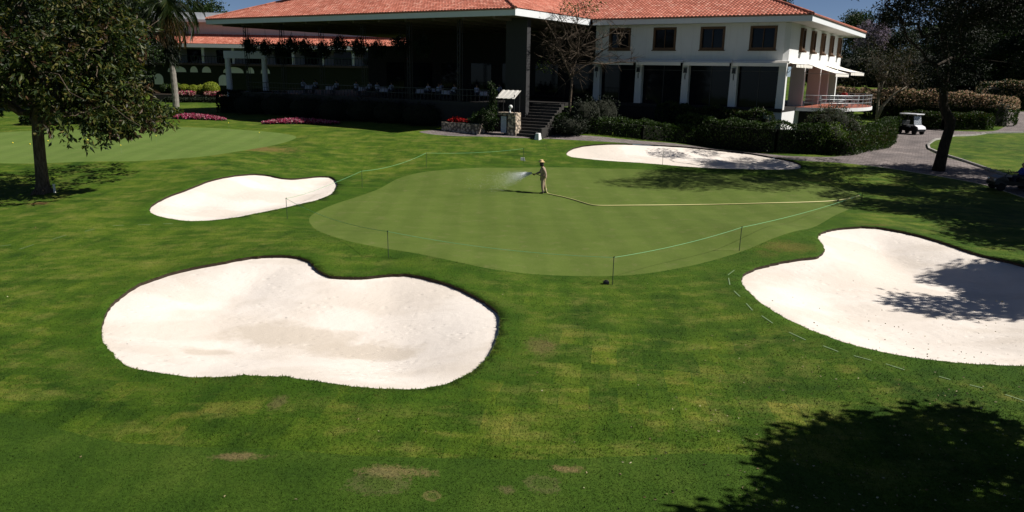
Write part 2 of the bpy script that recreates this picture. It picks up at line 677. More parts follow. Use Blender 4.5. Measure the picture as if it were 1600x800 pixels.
def tilemat():
    t = NT('terracotta_barrel_tile')
    uv = t.new('ShaderNodeUVMap', uv_map='tile').outputs[0]
    fl = t.new('ShaderNodeVectorMath', operation='FLOOR')
    t.set(fl.inputs[0], uv)
    wn = t.new('ShaderNodeTexWhiteNoise', noise_dimensions='2D')
    t.set(wn.inputs['Vector'], fl.outputs[0])
    col = t.ramp(wn.outputs['Value'], [(0, (.37, .12, .078)), (.4, (.46, .160, .108)), (.75, (.52, .195, .138)), (1, (.57, .27, .20))])
    st = t.ramp(t.noise(t.pos(), .5, 6, .65), [(.3, (.82, .80, .8)), (.65, (1.08, 1.05, 1.05))])
    col = t.mix(1.0, col, st, 'MULTIPLY')
    sp = t.ramp(t.noise(t.pos(), 9, 3, .6), [(.34, .5), (.45, 0.0)])
    col = t.mix(sp, col, (.16, .07, .05))
    return t.done(col, .8, t.bump(t.noise(t.pos(), 25, 3), .25, .01), .2)


M['tile'] = tilemat()


def stonemat():
    t = NT('rubble_stone')
    vo = t.new('ShaderNodeTexVoronoi', feature='F1')
    t.set(vo.inputs['Vector'], t.obj())
    vo.inputs['Scale'].default_value = 4.5
    col = t.mix(t.ramp(vo.outputs['Distance'], [(.35, 0.0), (.6, 1.0)]), t.mix(t.noise(t.obj(), 3, 3), (.42, .33, .25), (.55, .47, .38)), (.13, .11, .09))
    return t.done(col, .9, t.bump(vo.outputs['Distance'], .9, -.06), .2)


M['stone'] = stonemat()
M['lf_mag'] = leafmat('broad_leaf', [(.009, .017, .005), (.017, .033, .007), (.033, .053, .011), (.070, .084, .017), (.16, .13, .036)], .5, .28)
M['lf_magred'] = leafmat('russet_leaf', [(.02, .014, .008), (.05, .028, .014), (.09, .045, .022), (.05, .05, .015)], .5, .2)
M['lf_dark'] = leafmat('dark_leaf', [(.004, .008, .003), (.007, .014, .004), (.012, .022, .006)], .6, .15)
M['lf_mid'] = leafmat('mid_leaf', [(.012, .028, .006), (.022, .046, .010), (.04, .07, .014)], .5, .25)
M['lf_hedge'] = leafmat('hedge_leaf', [(.014, .030, .006), (.028, .056, .010), (.052, .088, .015)], .5, .2)
M['lf_brown'] = leafmat('brown_leaf', [(.02, .018, .009), (.045, .036, .016), (.07, .055, .025), (.03, .035, .01)], .6, .25)
M['lf_yel'] = leafmat('yellow_green_leaf', [(.15, .19, .015), (.24, .28, .022), (.32, .34, .04)], .5, .25)
M['lf_lime'] = leafmat('lime_leaf', [(.05, .09, .012), (.09, .14, .018), (.12, .17, .03)], .5, .3)
M['lf_palm'] = leafmat('palm_leaf', [(.010, .022, .006), (.022, .040, .010), (.05, .06, .016)], .45, .2)
M['lf_dead'] = leafmat('dry_frond', [(.10, .06, .022), (.16, .10, .04), (.06, .04, .02)], .7, .2)
M['fl_pink'] = leafmat('pink_petal', [(.42, .03, .11), (.55, .07, .19), (.35, .02, .07), (.68, .42, .47), (.5, .06, .15)], .6, .3, tint=(1, 1, 1))
M['fl_red'] = leafmat('red_petal', [(.42, .012, .012), (.55, .02, .02), (.3, .01, .012)], .6, .3, tint=(1, 1, 1))
M['fl_peach'] = leafmat('peach_petal', [(.50, .32, .20), (.62, .42, .29), (.46, .26, .19), (.7, .56, .42)], .6, .3, tint=(1, 1, 1))
M['fl_lilac'] = leafmat('lilac_petal', [(.32, .24, .36), (.42, .33, .44), (.26, .2, .3)], .6, .3, tint=(1, 1, 1))
M['bark'] = barkmat('grey_brown_bark', (.025, .018, .013), (.15, .115, .085))
M['barkpale'] = barkmat('pale_bark', (.10, .085, .06), (.30, .26, .20))
M['barkdark'] = barkmat('dark_bark', (.012, .009, .007), (.05, .04, .03))
M['palmtrunk'] = barkmat('palm_bark', (.13, .12, .105), (.28, .26, .23))

# ------------------------------------------------------------------ outlines in the photo, dropped on the ground
OUT = {
    'front': [(158, 520), (165, 492), (185, 468), (215, 447), (255, 432), (300, 420), (345, 412), (385, 404), (425, 401), (460, 402), (480, 408), (492, 418), (502, 427),
              (520, 433), (545, 435), (575, 434), (605, 431), (640, 431), (675, 438), (710, 449), (740, 463), (765, 478), (779, 492), (781, 512), (776, 535), (763, 560),
              (742, 580), (715, 595), (685, 606), (650, 611), (605, 611), (560, 608), (515, 602), (470, 595), (425, 591), (380, 590), (330, 593), (290, 592), (255, 587),
              (225, 582), (203, 576), (185, 565), (170, 548), (161, 535)],
    'left': [(233, 330), (240, 320), (262, 308), (295, 296), (325, 284), (355, 277), (390, 273), (415, 274), (440, 279), (462, 280), (490, 277), (515, 277), (526, 285),
             (525, 296), (515, 306), (495, 314), (470, 320), (440, 327), (405, 334), (370, 341), (330, 346), (300, 347), (270, 344), (245, 338)],
    'right': [(1277, 372), (1285, 364), (1305, 359), (1335, 356), (1365, 356), (1400, 361), (1440, 370), (1480, 382), (1520, 396), (1560, 406), (1600, 416), (1680, 440),
              (1740, 480), (1750, 530), (1700, 568), (1640, 577), (1600, 575), (1550, 573), (1500, 570), (1450, 565), (1400, 557), (1350, 546), (1300, 531), (1250, 511),
              (1210, 490), (1180, 468), (1163, 450), (1158, 437), (1166, 427), (1190, 418), (1220, 411), (1250, 406), (1275, 403), (1286, 396), (1286, 385)],
    'back': [(884, 241), (892, 234), (910, 229), (940, 226), (990, 226), (1050, 229), (1110, 234), (1160, 239), (1205, 246), (1240, 253), (1252, 260), (1245, 265),
             (1200, 266), (1140, 265), (1080, 262), (1020, 257), (960, 253), (915, 249), (892, 246)],
    'green': [(483, 345), (492, 333), (520, 320), (560, 307), (590, 296), (620, 280), (655, 270), (700, 265), (760, 262), (820, 262), (900, 262), (980, 264), (1060, 268),
              (1150, 273), (1230, 282), (1290, 290), (1330, 298), (1345, 308), (1330, 325), (1290, 345), (1240, 362), (1190, 380), (1130, 402), (1080, 415), (1020, 426),
              (960, 431), (890, 431), (820, 427), (760, 419), (700, 406), (640, 394), (580, 384), (535, 374), (500, 362)],
    'practice': [(462, 213), (430, 207), (380, 203), (300, 199), (250, 197), (200, 199), (100, 203), (0, 207), (-150, 213), (-260, 235), (-150, 255), (0, 255), (120, 253),
                 (200, 252), (260, 249), (330, 243), (400, 232), (450, 221)],
    'fairway': [(-420, 540), (-200, 592), (0, 645), (100, 672), (180, 690), (300, 698), (420, 702), (560, 712), (700, 716), (850, 718), (1000, 712), (1100, 708), (1200, 716),
                (1300, 745), (1400, 800), (1500, 880), (1500, 1040), (800, 1060), (0, 1050), (-600, 900)],
    'paving': [(655, 206), (700, 202), (760, 204), (860, 207), (900, 211), (1000, 220), (1100, 230), (1200, 241), (1240, 244), (1300, 245), (1340, 237), (1370, 225), (1395, 212),
               (1412, 202), (1440, 200), (1500, 205), (1550, 205), (1572, 197), (1566, 187), (1556, 181), (1572, 175), (1640, 173), (1720, 177), (1720, 200), (1600, 206),
               (1540, 208), (1490, 212), (1460, 218), (1448, 226), (1450, 234), (1470, 243), (1510, 255), (1545, 267), (1600, 285), (1720, 325), (1720, 352), (1600, 309),
               (1545, 291), (1500, 281), (1440, 271), (1390, 263), (1320, 255), (1250, 251), (1180, 244), (1100, 236), (1000, 227), (920, 220), (860, 217), (780, 214), (700, 212)],
}
STRAIGHT = set()


def smooth_loop(pts, step):
    P = np.array(pts, float)
    n = len(P)
    out = []
    for i in range(n):
        p0, p1, p2, p3 = P[i - 1], P[i], P[(i + 1) % n], P[(i + 2) % n]
        k = max(2, int(np.linalg.norm(p2 - p1) / step))
        for j in range(k):
            t = j / k
            out.append(.5 * ((2 * p1) + (-p0 + p2) * t + (2 * p0 - 5 * p1 + 4 * p2 - p3) * t * t + (-p0 + 3 * p1 - 3 * p2 + p3) * t ** 3))
    return np.array(out)


LOOPS = {}
for k, pts in OUT.items():
    w = np.array([pg(*p)[:2] for p in pts])
    step = {'front': .16, 'right': .16, 'left': .25, 'back': .3}.get(k, .4)
    lp = smooth_loop(w, step)
    if k in ('front', 'right', 'left', 'back'):
        lp = lp + RNG.normal(size=lp.shape) * .016
    x_, y_ = lp[:, 0], lp[:, 1]
    if (x_ * np.roll(y_, -1) - y_ * np.roll(x_, -1)).sum() < 0:
        lp = lp[::-1].copy()
    LOOPS[k] = lp


def seg_dist(P, loop):
    A = loop
    B = np.roll(loop, -1, 0)
    AB = B - A
    L2 = (AB ** 2).sum(1) + 1e-12
    out = np.full(len(P), 1e9)
    for i in range(0, len(P), 4000):
        q = P[i:i + 4000]
        t = ((q[:, None, :] - A[None]) * AB[None]).sum(2) / L2
        t = np.clip(t, 0, 1)
        c = A[None] + t[..., None] * AB[None]
        out[i:i + 4000] = np.sqrt(((q[:, None, :] - c) ** 2).sum(2)).min(1)
    return out


def make_ground():
    pts = []

    def gridpts(y0, y1, st, xm):
        ys = np.arange(y0, y1, st)
        for r, y in enumerate(ys):
            w = xm(y)
            xs = np.arange(-w, w + st, st) + (st * .5 if r % 2 else 0)
            pts.append(np.stack([xs + RNG.uniform(-.15, .15, len(xs)) * st, np.full(len(xs), y) + RNG.uniform(-.15, .15, len(xs)) * st], 1))
    gridpts(5, 34, .38, lambda y: .78 * y + 5)
    gridpts(34, 62, .6, lambda y: .78 * y + 6)
    gridpts(62, 130, 1.8, lambda y: .85 * y + 10)
    gridpts(130, 420, 12, lambda y: 1.0 * y + 40)
    gridpts(-60, 5, 4, lambda y: 60)
    pts.append(np.array([(x, y) for x in np.linspace(-3000, 3000, 13) for y in np.linspace(450, 3000, 7)]))
    pts.append(np.array([(sx * x, y) for x in (90, 180, 400, 1000, 3000) for sx in (-1, 1) for y in (-60, 0, 60, 130, 300)]))
    P = np.concatenate(pts)
    verts = [Vector(p) for p in P]
    faces = []
    names = list(LOOPS)
    for k in names:
        o = len(verts)
        verts += [Vector(p) for p in LOOPS[k]]
        faces.append(list(range(o, o + len(LOOPS[k]))))
    V, Ed, Fc, _, _, FO = delaunay_2d_cdt(verts, [], faces, 0, 1e-5, True)
    XY = np.array([(v[0], v[1]) for v in V])
    Z = g(XY[:, 0], XY[:, 1])
    tri = [tuple(f) for f in Fc]
    print('cdt', len(XY), len(tri), {k: sum(1 for o in FO if o and names[o[0]] == k) for k in names})
    reg = [(names[o[0]] if o else 'lawn') for o in FO]
    bunk = ('front', 'left', 'right', 'back')
    dist = np.full(len(XY), 1e9)
    near = (np.abs(XY[:, 0]) < 60) & (XY[:, 1] > 4) & (XY[:, 1] < 70)
    idx = np.where(near)[0]
    dmin = np.full(len(idx), 1e9)
    D = {}
    for k in bunk:
        D[k] = np.full(len(XY), 1e9)
        D[k][idx] = seg_dist(XY[idx], LOOPS[k])
        dmin = np.minimum(dmin, D[k][idx])
    dist[idx] = dmin
    gd = np.full(len(XY), 1e9)
    gd[idx] = seg_dist(XY[idx], LOOPS['green'])
    collar = np.clip(1.15 - dist / 1.3, 0, 1) * (dist < 5) + .75 * np.clip(1.3 - gd / 1.1, 0, 1)
    collar = np.clip(collar, 0, 1)

    Z = Z + np.where(dist < 3, .05 * np.exp(-(dist / .55) ** 2), 0)

    def part(name, key, mats, zfun=None, lip=False):
        fs = [f for f, r in zip(tri, reg) if r == key]
        used = sorted({i for f in fs for i in f})
        mp = {i: j for j, i in enumerate(used)}
        z = Z[used].copy()
        if zfun is not None:
            z = zfun(np.array(used), z)
        vs = [(XY[i, 0], XY[i, 1], z[j]) for j, i in enumerate(used)]
        ff = [tuple(mp[i] for i in f) for f in fs]
        mi = [0] * len(ff)
        col = [float(collar[i]) for i in used]
        if lip:
            cnt = {}
            for f, r in zip(tri, reg):
                for a, b in ((f[0], f[1]), (f[1], f[2]), (f[2], f[0])):
                    cnt.setdefault((min(a, b), max(a, b)), []).append((r, a, b))
            for e, l in cnt.items():
                rs = {x[0] for x in l}
                if 'lawn' in rs and rs & set(bunk):
                    a, b = [(x[1], x[2]) for x in l if x[0] == 'lawn'][0]
                    o = len(vs)
                    vs += [(XY[a, 0], XY[a, 1], Z[a] - .3), (XY[b, 0], XY[b, 1], Z[b] - .3)]
                    col += [1.0, 1.0]
                    ff.append((mp[b], mp[a], o, o + 1))
                    mi.append(1)
        me = bpy.data.meshes.new(name)
        me.from_pydata(vs, [], ff)
        for m in mats:
            me.materials.append(m)
        me.polygons.foreach_set('material_index', mi)
        me.polygons.foreach_set('use_smooth', [m == 0 for m in mi])
        at = me.attributes.new('collar', 'FLOAT', 'POINT')
        at.data.foreach_set('value', col)
        me.update()
        return struct(link(name, me))
    part('lawn', 'lawn', [M['lawn'], M['soil']], lip=True)
    part('fairway', 'fairway', [M['fairway']])
    part('putting_green', 'green', [M['green']])
    part('practice_green', 'practice', [M['practice']])
    part('paved_path', 'paving', [M['pave']], lambda u, z: z + .004)
    for k, dep, lipd in (('front', .46, .05), ('left', .3, .04), ('right', .46, .05), ('back', .25, .04)):
        def zf(u, z, k=k, dep=dep, lipd=lipd):
            d = D[k][u]
            return z - .05 * np.exp(-(d / .55) ** 2) - lipd - dep * sst(0, 3.2 if k in ('front', 'right') else 1.8, d)
        part('sand_bunker', k, [M['sand']], zf)


make_ground()

# kerb round the lawn island by the path
kb = MB()
isl = [(1720, 201), (1600, 207.5), (1540, 209), (1490, 213), (1461, 219), (1450, 226.5), (1452, 233.5), (1471, 242), (1511, 254), (1546, 266), (1600, 284), (1680, 311)]
P = np.array([pg(*p) for p in isl])
kp = []
for i in range(len(P) - 1):
    for j in range(6):
        q = P[i] + (P[i + 1] - P[i]) * j / 6
        kp.append(q)
for i in range(len(kp) - 1):
    a, b = kp[i], kp[i + 1]
    c = (a + b) / 2
    L = np.linalg.norm(b - a)
    kb.box((c[0], c[1], gz(c[0], c[1]) + .03), (L * .985, .16, .2), math.atan2(b[1] - a[1], b[0] - a[0]))
struct(kb.build('kerb', M['kerb']))

# painted dashes round the bunkers
DASH = [((88, 403), (112, 385)), ((90, 415), (95, 440)), ((110, 462), (132, 483)), ((155, 508), (178, 533)), ((212, 553), (252, 580)), ((312, 613), (373, 641)),
        ((437, 663), (493, 684)), ((550, 699), (615, 716)), ((668, 729), (737, 750))]
SEG = [((1100 + a[0] / 2.352, 260 + a[1] / 2.352), (1100 + b[0] / 2.352, 260 + b[1] / 2.352)) for a, b in DASH]
SEG += [((1467, 589), (1485, 594)), ((1515, 602), (1535, 607)), ((1570, 617), (1600, 627))]
SEG += [((a[0] / 4, 280 + a[1] / 4), (b[0] / 4, 280 + b[1] / 4)) for a, b in
        [((122, 440), (212, 410)), ((328, 377), (413, 352)), ((530, 328), (590, 313)), ((705, 292), (775, 290)), ((862, 286), (942, 286)), ((1020, 282), (1080, 282)), ((0, 420), (70, 412))]]
pm = MB()
for a, b in SEG:
    a, b = pg(*a), pg(*b)
    d = (b - a)[:2]
    L = np.linalg.norm(d)
    nrm = np.array([-d[1], d[0]]) / L * .015
    k = max(2, int(L / .12))
    for i in range(k):
        p, q = a[:2] + d * i / k, a[:2] + d * (i + 1) / k
        pm.add([(*(w), gz(*w) + .014 + .05 * math.exp(-(min(float(seg_dist(np.array([w]), LOOPS[k_])[0]) for k_ in ('left', 'right')) / .55) ** 2)) for w in (p - nrm, q - nrm, q + nrm, p + nrm)], [(0, 1, 2, 3)])
struct(pm.build('painted_line', M['paint']))

# ------------------------------------------------------------------ clubhouse frame: local x along the front (to the right), y to the back, z up from the floor
ANG = math.radians(32.5)
PB = at_depth(1222, 170, 57.5)
BX = np.array([math.cos(ANG), -math.sin(ANG), 0])
BY = np.array([math.sin(ANG), math.cos(ANG), 0])


def W(x, y, z=0.0):
    return PB + BX * x + BY * y + np.array([0, 0, z])


def Wpx(px, y, dz=0.0):
    """the point on the ground where the line at local y crosses a photo column"""
    d = ray(px, 190)
    p0 = W(0, y)
    t = ((p0 - CAM)[:2] @ BY[:2]) / (d[:2] @ BY[:2])
    q = CAM + d * t
    return np.array([q[0], q[1], gz(q[0], q[1]) + dz])


def Wg(x, y, dz=0.0):
    q = W(x, y)
    return np.array([q[0], q[1], gz(q[0], q[1]) + dz])


club = thing('clubhouse', tuple(PB), 'long white clubhouse with terracotta tiled roofs, shaded dining terrace and brown windows', 'building', -ANG)
PITCH = math.tan(math.radians(20))


def tiled_slope(m, uvs, o, ds, dt, width, run, cuts, pitch=PITCH):
    """barrel tiles on a slope: o eave corner, ds along the eave, dt up the slope in plan; cuts = planes (co, no) whose positive side goes"""
    TW, TR = .30, .42
    ns = int(width / TW * 6)
    L = run
    rows = int(L / TR * math.sqrt(1 + pitch * pitch)) + 1
    S = np.linspace(0, width, ns + 1)
    T = []
    for r in range(rows):
        T += [(r, 0.0), (r, 1.0)]
    ribs = .055 * np.abs(np.cos(np.pi * S / TW)) ** .7
    tr = L / rows
    V = []
    UV = []
    o = np.array(o, float)
    ds = np.array(ds, float)
    dt = np.array(dt, float)
    for r, e in T:
        t = (r + e) * tr
        lift = .035 if e == 0 else 0.0
        for k, s_ in enumerate(S):
            p = o + ds * s_ + dt * t
            V.append((p[0], p[1], p[2] + t * pitch + ribs[k] + lift))
            UV.append((s_ / TW + .5, r + e * .98))
    bm = bmesh.new()
    bv = [bm.verts.new(v) for v in V]
    lay = bm.loops.layers.uv.new('tile')
    w = ns + 1
    for i in range(len(T) - 1):
        for k in range(ns):
            ids = (i * w + k, i * w + k + 1, (i + 1) * w + k + 1, (i + 1) * w + k)
            f = bm.faces.new([bv[j] for j in ids])
            su = (UV[ids[0]][0] + UV[ids[1]][0]) / 2
            for lp, j in zip(f.loops, ids):
                lp[lay].uv = (su, UV[ids[0]][1] + (.5 if T[i][1] == 0 else -.2))
    for co, no in cuts:
        bmesh.ops.bisect_plane(bm, geom=bm.verts[:] + bm.edges[:] + bm.faces[:], plane_co=co, plane_no=no, clear_outer=True)
    return bm


def roof_object(name, bms, parent):
    me = bpy.data.meshes.new(name)
    big = bmesh.new()
    for b in bms:
        t = bpy.data.meshes.new('t')
        b.to_mesh(t)
        b.free()
        big.from_mesh(t)
        bpy.data.meshes.remove(t)
    for f in big.faces:
        f.normal_update()
        if f.normal.z < 0:
            f.normal_flip()
    big.to_mesh(me)
    big.free()
    me.materials.append(M['tile'])
    return link(name, me, parent)


ZS, ZF = 6.32, 6.80     # soffit, top of fascia
# right wing: eave rectangle x -17.2..1.7, y -1..24.8 (an L of two 12 m wide roofs)
RX0, RX1, RY0, RY1, RD = -22.0, 1.7, -1.05, 24.8, 6.2
a = tiled_slope(None, None, (RX0, RY0, ZF), (1, 0, 0), (0, 1, 0), RX1 - RX0, RD, [((RX1, RY0, 0), (1, 1, 0))])
b = tiled_slope(None, None, (RX1, RY0, ZF), (0, 1, 0), (-1, 0, 0), RY1 - RY0, RD, [((RX1, RY0, 0), (-1, -1, 0)), ((RX1, RY1, 0), (-1, 1, 0))])
back = bmesh.new()
zr = ZF + RD * PITCH
vv = [back.verts.new(p) for p in [(RX0, RY0 + RD, zr), (RX1 - RD, RY0 + RD, zr), (RX1 - RD, RY1 - RD, zr), (RX1 - 2 * RD, RY1 - RD, ZF), (RX1 - 2 * RD, RY0 + 2 * RD, ZF), (RX0, RY0 + 2 * RD, ZF),
                                  (RX1, RY1, ZF), (RX1 - 2 * RD, RY1, ZF)]]
back.faces.new([vv[0], vv[1], vv[4], vv[5]])
back.faces.new([vv[1], vv[2], vv[3], vv[4]])
back.faces.new([vv[2], vv[6], vv[7], vv[3]])
roof_object('roof', [a, b, back], club)
# left wing
LX0, LX1, LY0, LY1 = -51.6, -16.15, -12.9, 13.0
LD = (LY1 - LY0) / 2
a = tiled_slope(None, None, (LX0, LY0, ZF), (1, 0, 0), (0, 1, 0), LX1 - LX0, LD, [((LX1, LY0, 0), (1, 1, 0)), ((LX0, LY0, 0), (-1, 1, 0))])
b = tiled_slope(None, None, (LX1, LY0, ZF), (0, 1, 0), (-1, 0, 0), LY1 - LY0, LD, [((LX1, LY0, 0), (-1, -1, 0)), ((LX1, LY1, 0), (-1, 1, 0))])
back = bmesh.new()
zr = ZF + LD * PITCH
vv = [back.verts.new(p) for p in [(LX0, LY0, ZF), (LX0 + LD, LY0 + LD, zr), (LX0, LY1, ZF), (LX1 - LD, LY0 + LD, zr), (LX1, LY1, ZF)]]
back.faces.new([vv[0], vv[1], vv[2]])
back.faces.new([vv[1], vv[3], vv[4], vv[2]])
roof_object('roof', [a, b, back], club)
# ridge caps along the hips
hm = NT('ridge_tile')
hm.done(hm.ramp(hm.island(), [(0, (.36, .12, .075)), (1, (.54, .21, .14))]), .85)
for p, q in (((RX1, RY0, ZF), (RX1 - RD, RY0 + RD, ZF + RD * PITCH)), ((LX1, LY0, ZF), (LX1 - LD, LY0 + LD, ZF + LD * PITCH)), ((LX0, LY0, ZF), (LX0 + LD, LY0 + LD, ZF + LD * PITCH)),
             ((RX1, RY1, ZF), (RX1 - RD, RY1 - RD, ZF + RD * PITCH)), ((-17, RY0 + RD, ZF + RD * PITCH), (RX1 - RD, RY0 + RD, ZF + RD * PITCH))):
    hc = MB()
    p, q = np.array(p), np.array(q)
    k = int(np.linalg.norm(q - p) / .42)
    for i in range(k):
        a_, b_ = p + (q - p) * i / k, p + (q - p) * (i + 1) / k
        up_ = np.array([0, 0, .05])
        hc.tube([a_ + up_, b_ + up_ + np.array([0, 0, .03])], [.13, .10], 8)
    hc.build('ridge_cap', hm.m, club)
# fascias and soffits
fa = MB()
fa.box(((LX1 + RX1) / 2 + .1, RY0 + .06, (ZS + ZF) / 2), (RX1 - LX1 - .2, .12, ZF - ZS))
fa.box((RX1 - .06, (RY0 + RY1) / 2 + .061, (ZS + ZF) / 2), (.12, RY1 - RY0 - .122, ZF - ZS))
fa.box(((LX0 + LX1) / 2, LY0 + .06, (ZS + ZF) / 2), (LX1 - LX0, .12, ZF - ZS))
fa.box((LX1 - .06, (LY0 + RY0) / 2 + .061, (ZS + ZF) / 2), (.12, RY0 - LY0 - .122, ZF - ZS))
fa.box((LX0 + .06, (LY0 + LY1) / 2 + .061, (ZS + ZF) / 2), (.12, LY1 - LY0 - .122, ZF - ZS))
fa.build('fascia', M['fascia'], club)
gu = MB()
for (x0, y0, x1, y1) in ((LX1 + .1, RY0 - .05, RX1, RY0 - .05), (RX1 + .05, RY0, RX1 + .05, RY1), (LX0, LY0 - .05, LX1, LY0 - .05)):
    gu.tube([(x0, y0, ZF - .03), (x1, y1, ZF - .03)], .05, 6)
gu.build('gutter', plain('brown_gutter', (.16, .07, .045), .6), club)
so = MB()
so.box(((LX1 + RX1) / 2, (RY0 + RY1) / 2, ZS + .06), (RX1 - LX1 - .26, RY1 - RY0 - .26, .06))
so.build('soffit', M['soffit'], club)
so = MB()
so.box(((LX0 + LX1) / 2, (LY0 + LY1) / 2, ZS + .06), (LX1 - LX0 - .26, LY1 - LY0 - .26, .06))
for k in range(12):
    so.box((LX0 + 2 + k * 2.85, (LY0 + LY1) / 2, ZS - .08), (.18, LY1 - LY0 - .8, .2))
so.build('ceiling_beams', plain('shade_dark_ceiling', (.10, .085, .062), .8, .25, 3, .2), club)  # ceiling shade put into the dark board colour

# right wing walls: upper storey as frames of masonry between real window openings
WX0 = -16.1
ZU0 = 3.52


def wall_with_holes(m, axis, fixed, a0, a1, z0, z1, holes, th):
    """a wall along x (axis 0) or y (axis 1) split into boxes round its openings (a, b, zlo, zhi)"""
    def bx(p, q, lo, hi):
        if q - p < 1e-4 or hi - lo < 1e-4:
            return
        if axis == 0:
            m.box(((p + q) / 2, fixed + th / 2, (lo + hi) / 2), (q - p, th, hi - lo))
        else:
            m.box((fixed - th / 2, (p + q) / 2, (lo + hi) / 2), (th, q - p, hi - lo))
    zl, zh = holes[0][2], holes[0][3]
    bx(a0, a1, z0, zl)
    bx(a0, a1, zh, z1)
    c = a0
    for h in sorted(holes):
        bx(c, h[0], zl, zh)
        c = h[1]
    bx(c, a1, zl, zh)


FW = [(-14.85, -12.85), (-10.85, -8.87), (-6.87, -4.88), (-2.95, -.92)]
SW = [3.55 + 4.1 * k for k in range(5)]
m = MB()
wall_with_holes(m, 0, 0.0, WX0, -.35, ZU0, ZS + .04, [(p, q, 4.35, 6.12) for p, q in FW], .3)
m.build('wall', M['white'], club)
m = MB()
wall_with_holes(m, 1, 0.0, .35, 22.6, ZU0, ZS + .04, [(y, y + 1.05, 4.42, 6.12) for y in SW], .3)
# chamfered corner and the back and inner faces
m.add([(-.35, 0, ZU0), (0, .35, ZU0), (-.3, .35, ZU0), (-.35, .3, ZU0), (-.35, 0, ZS), (0, .35, ZS), (-.3, .35, ZS), (-.35, .3, ZS)],
      [(0, 1, 5, 4), (1, 2, 6, 5), (2, 3, 7, 6), (3, 0, 4, 7), (0, 3, 2, 1), (4, 5, 6, 7)])
m.box((-8.2, 22.45, 4.9), (15.8, .3, 2.8))
m.box((-16.0, 11.3, 4.9), (.3, 22, 2.8))
m.build('wall', M['white'], club)
m = MB()
m.box((-8.05, 11.3, ZU0 - .06), (16.1, 22.6, .12))
m.build('floor_slab', M['white'], club)
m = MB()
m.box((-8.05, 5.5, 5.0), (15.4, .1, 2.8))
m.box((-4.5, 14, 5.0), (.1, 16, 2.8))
m.build('inner_partition', M['shadewood'], club)
for p, q in FW:
    f = MB()
    w, h = q - p, 1.77
    zc = 4.35 + h / 2
    for sx in (-1, 1):
        f.box(((p + q) / 2 + sx * (w / 2 - .09), .06, zc), (.18, .2, h))
    for sz in (-1, 1):
        f.box(((p + q) / 2, .061, zc + sz * (h / 2 - .09)), (w - .36, .2, .18))
    f.box(((p + q) / 2, .1, zc), (.06, .08, h - .36))
    fo = f.build('window', M['wood'], club, bevel=.012)
    MB().box(((p + q) / 2, .17, zc), (w - .3, .02, h - .3)).build('pane', M['glass'], fo)
    MB().box(((p + q) / 2, -.03, 4.35 - .04), (w + .12, .14, .08)).build('sill', M['wood'], fo)
for y in SW:
    f = MB()
    zc, h, w = 5.27, 1.7, 1.05
    for sy in (-1, 1):
        f.box((.06, y + w / 2 + sy * (w / 2 - .08), zc), (.34, .16, h))
    for sz in (-1, 1):
        f.box((.061, y + w / 2, zc + sz * (h / 2 - .08)), (.34, w - .32, .16))
    fo = f.build('window', M['wood'], club, bevel=.012)
    MB().box((-.1, y + w / 2, zc), (.02, w - .28, h - .28)).build('pane', M['glass'], fo)
    MB().box((.16, y + w / 2, 4.42 - .07), (.5, w * .7, .14)).build('sill', M['wood'], fo)

# ground floor of the right wing
for x in (-.27, -3.95, -7.9, -12.0, -15.9):
    MB().box((x, .28, 1.68), (.6, .5, 3.6), top=.93).build('column', M['white'], club, bevel=.02)
for y, w in ((6.9, 1.15), (13.6, 1.1), (17.5, 1.1), (21.7, 1.1)):
    MB().box((-w / 2, y, 1.68), (w, .5, 3.6), top=.97).build('column', M['white'], club, bevel=.02)
m = MB()
m.box((-8.1, .62, 1.72), (15.4, .04, 3.5))
m.build('glass_front', M['glass'], club)
m = MB()
for x in (-2.1, -5.9, -9.95, -13.95):
    m.box((x, .585, 1.72), (.06, .04, 3.5))
m.box((-8.1, .583, 2.75), (15.4, .045, .06))
m.build('window_bar', M['black'], club)
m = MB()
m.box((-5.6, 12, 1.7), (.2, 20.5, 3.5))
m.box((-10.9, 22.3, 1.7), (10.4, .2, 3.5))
m.build('inner_wall', M['shadewood'], club)
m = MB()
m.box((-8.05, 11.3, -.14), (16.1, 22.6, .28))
m.build('ground_floor', M['shadefloor'], club)
m = MB()
m.box((-.7, .25, -1.75), (1.4, .3, 2.92))
m.box((-.15, 11.4, -1.75), (.3, 22, 2.92))
m.build('base_wall', M['white'], club)
for x in (-3.95, -7.9, -12.0, -15.9):
    l = MB()
    l.box((x, -.02, 2.72), (.26, .24, .34), top=.8)
    l.box((x, -.03, 2.93), (.34, .3, .05), top=.6)
    l.tube([(x, .02, 2.5), (x, -.02, 2.2), (x, .05, 2.05)], .03, 6)
    l.build('wall_lamp', M['black'], club)
# awnings: rolled ones along the front, open ones on the side
m = MB()
for x0, x1 in ((-15.9, -12.1), (-11.9, -8.0), (-7.8, -4.05), (-3.85, .25)):
    m.tube([(x0, -.25, 3.44), (x1, -.25, 3.44)], .11, 8)
    m.box(((x0 + x1) / 2, -.55, 3.36), (x1 - x0 - .06, .62, .035), 0)
    m.box(((x0 + x1) / 2, -.86, 3.24), (x1 - x0 - .06, .03, .24), 0)
m.build('rolled_awning', M['cream'], club)


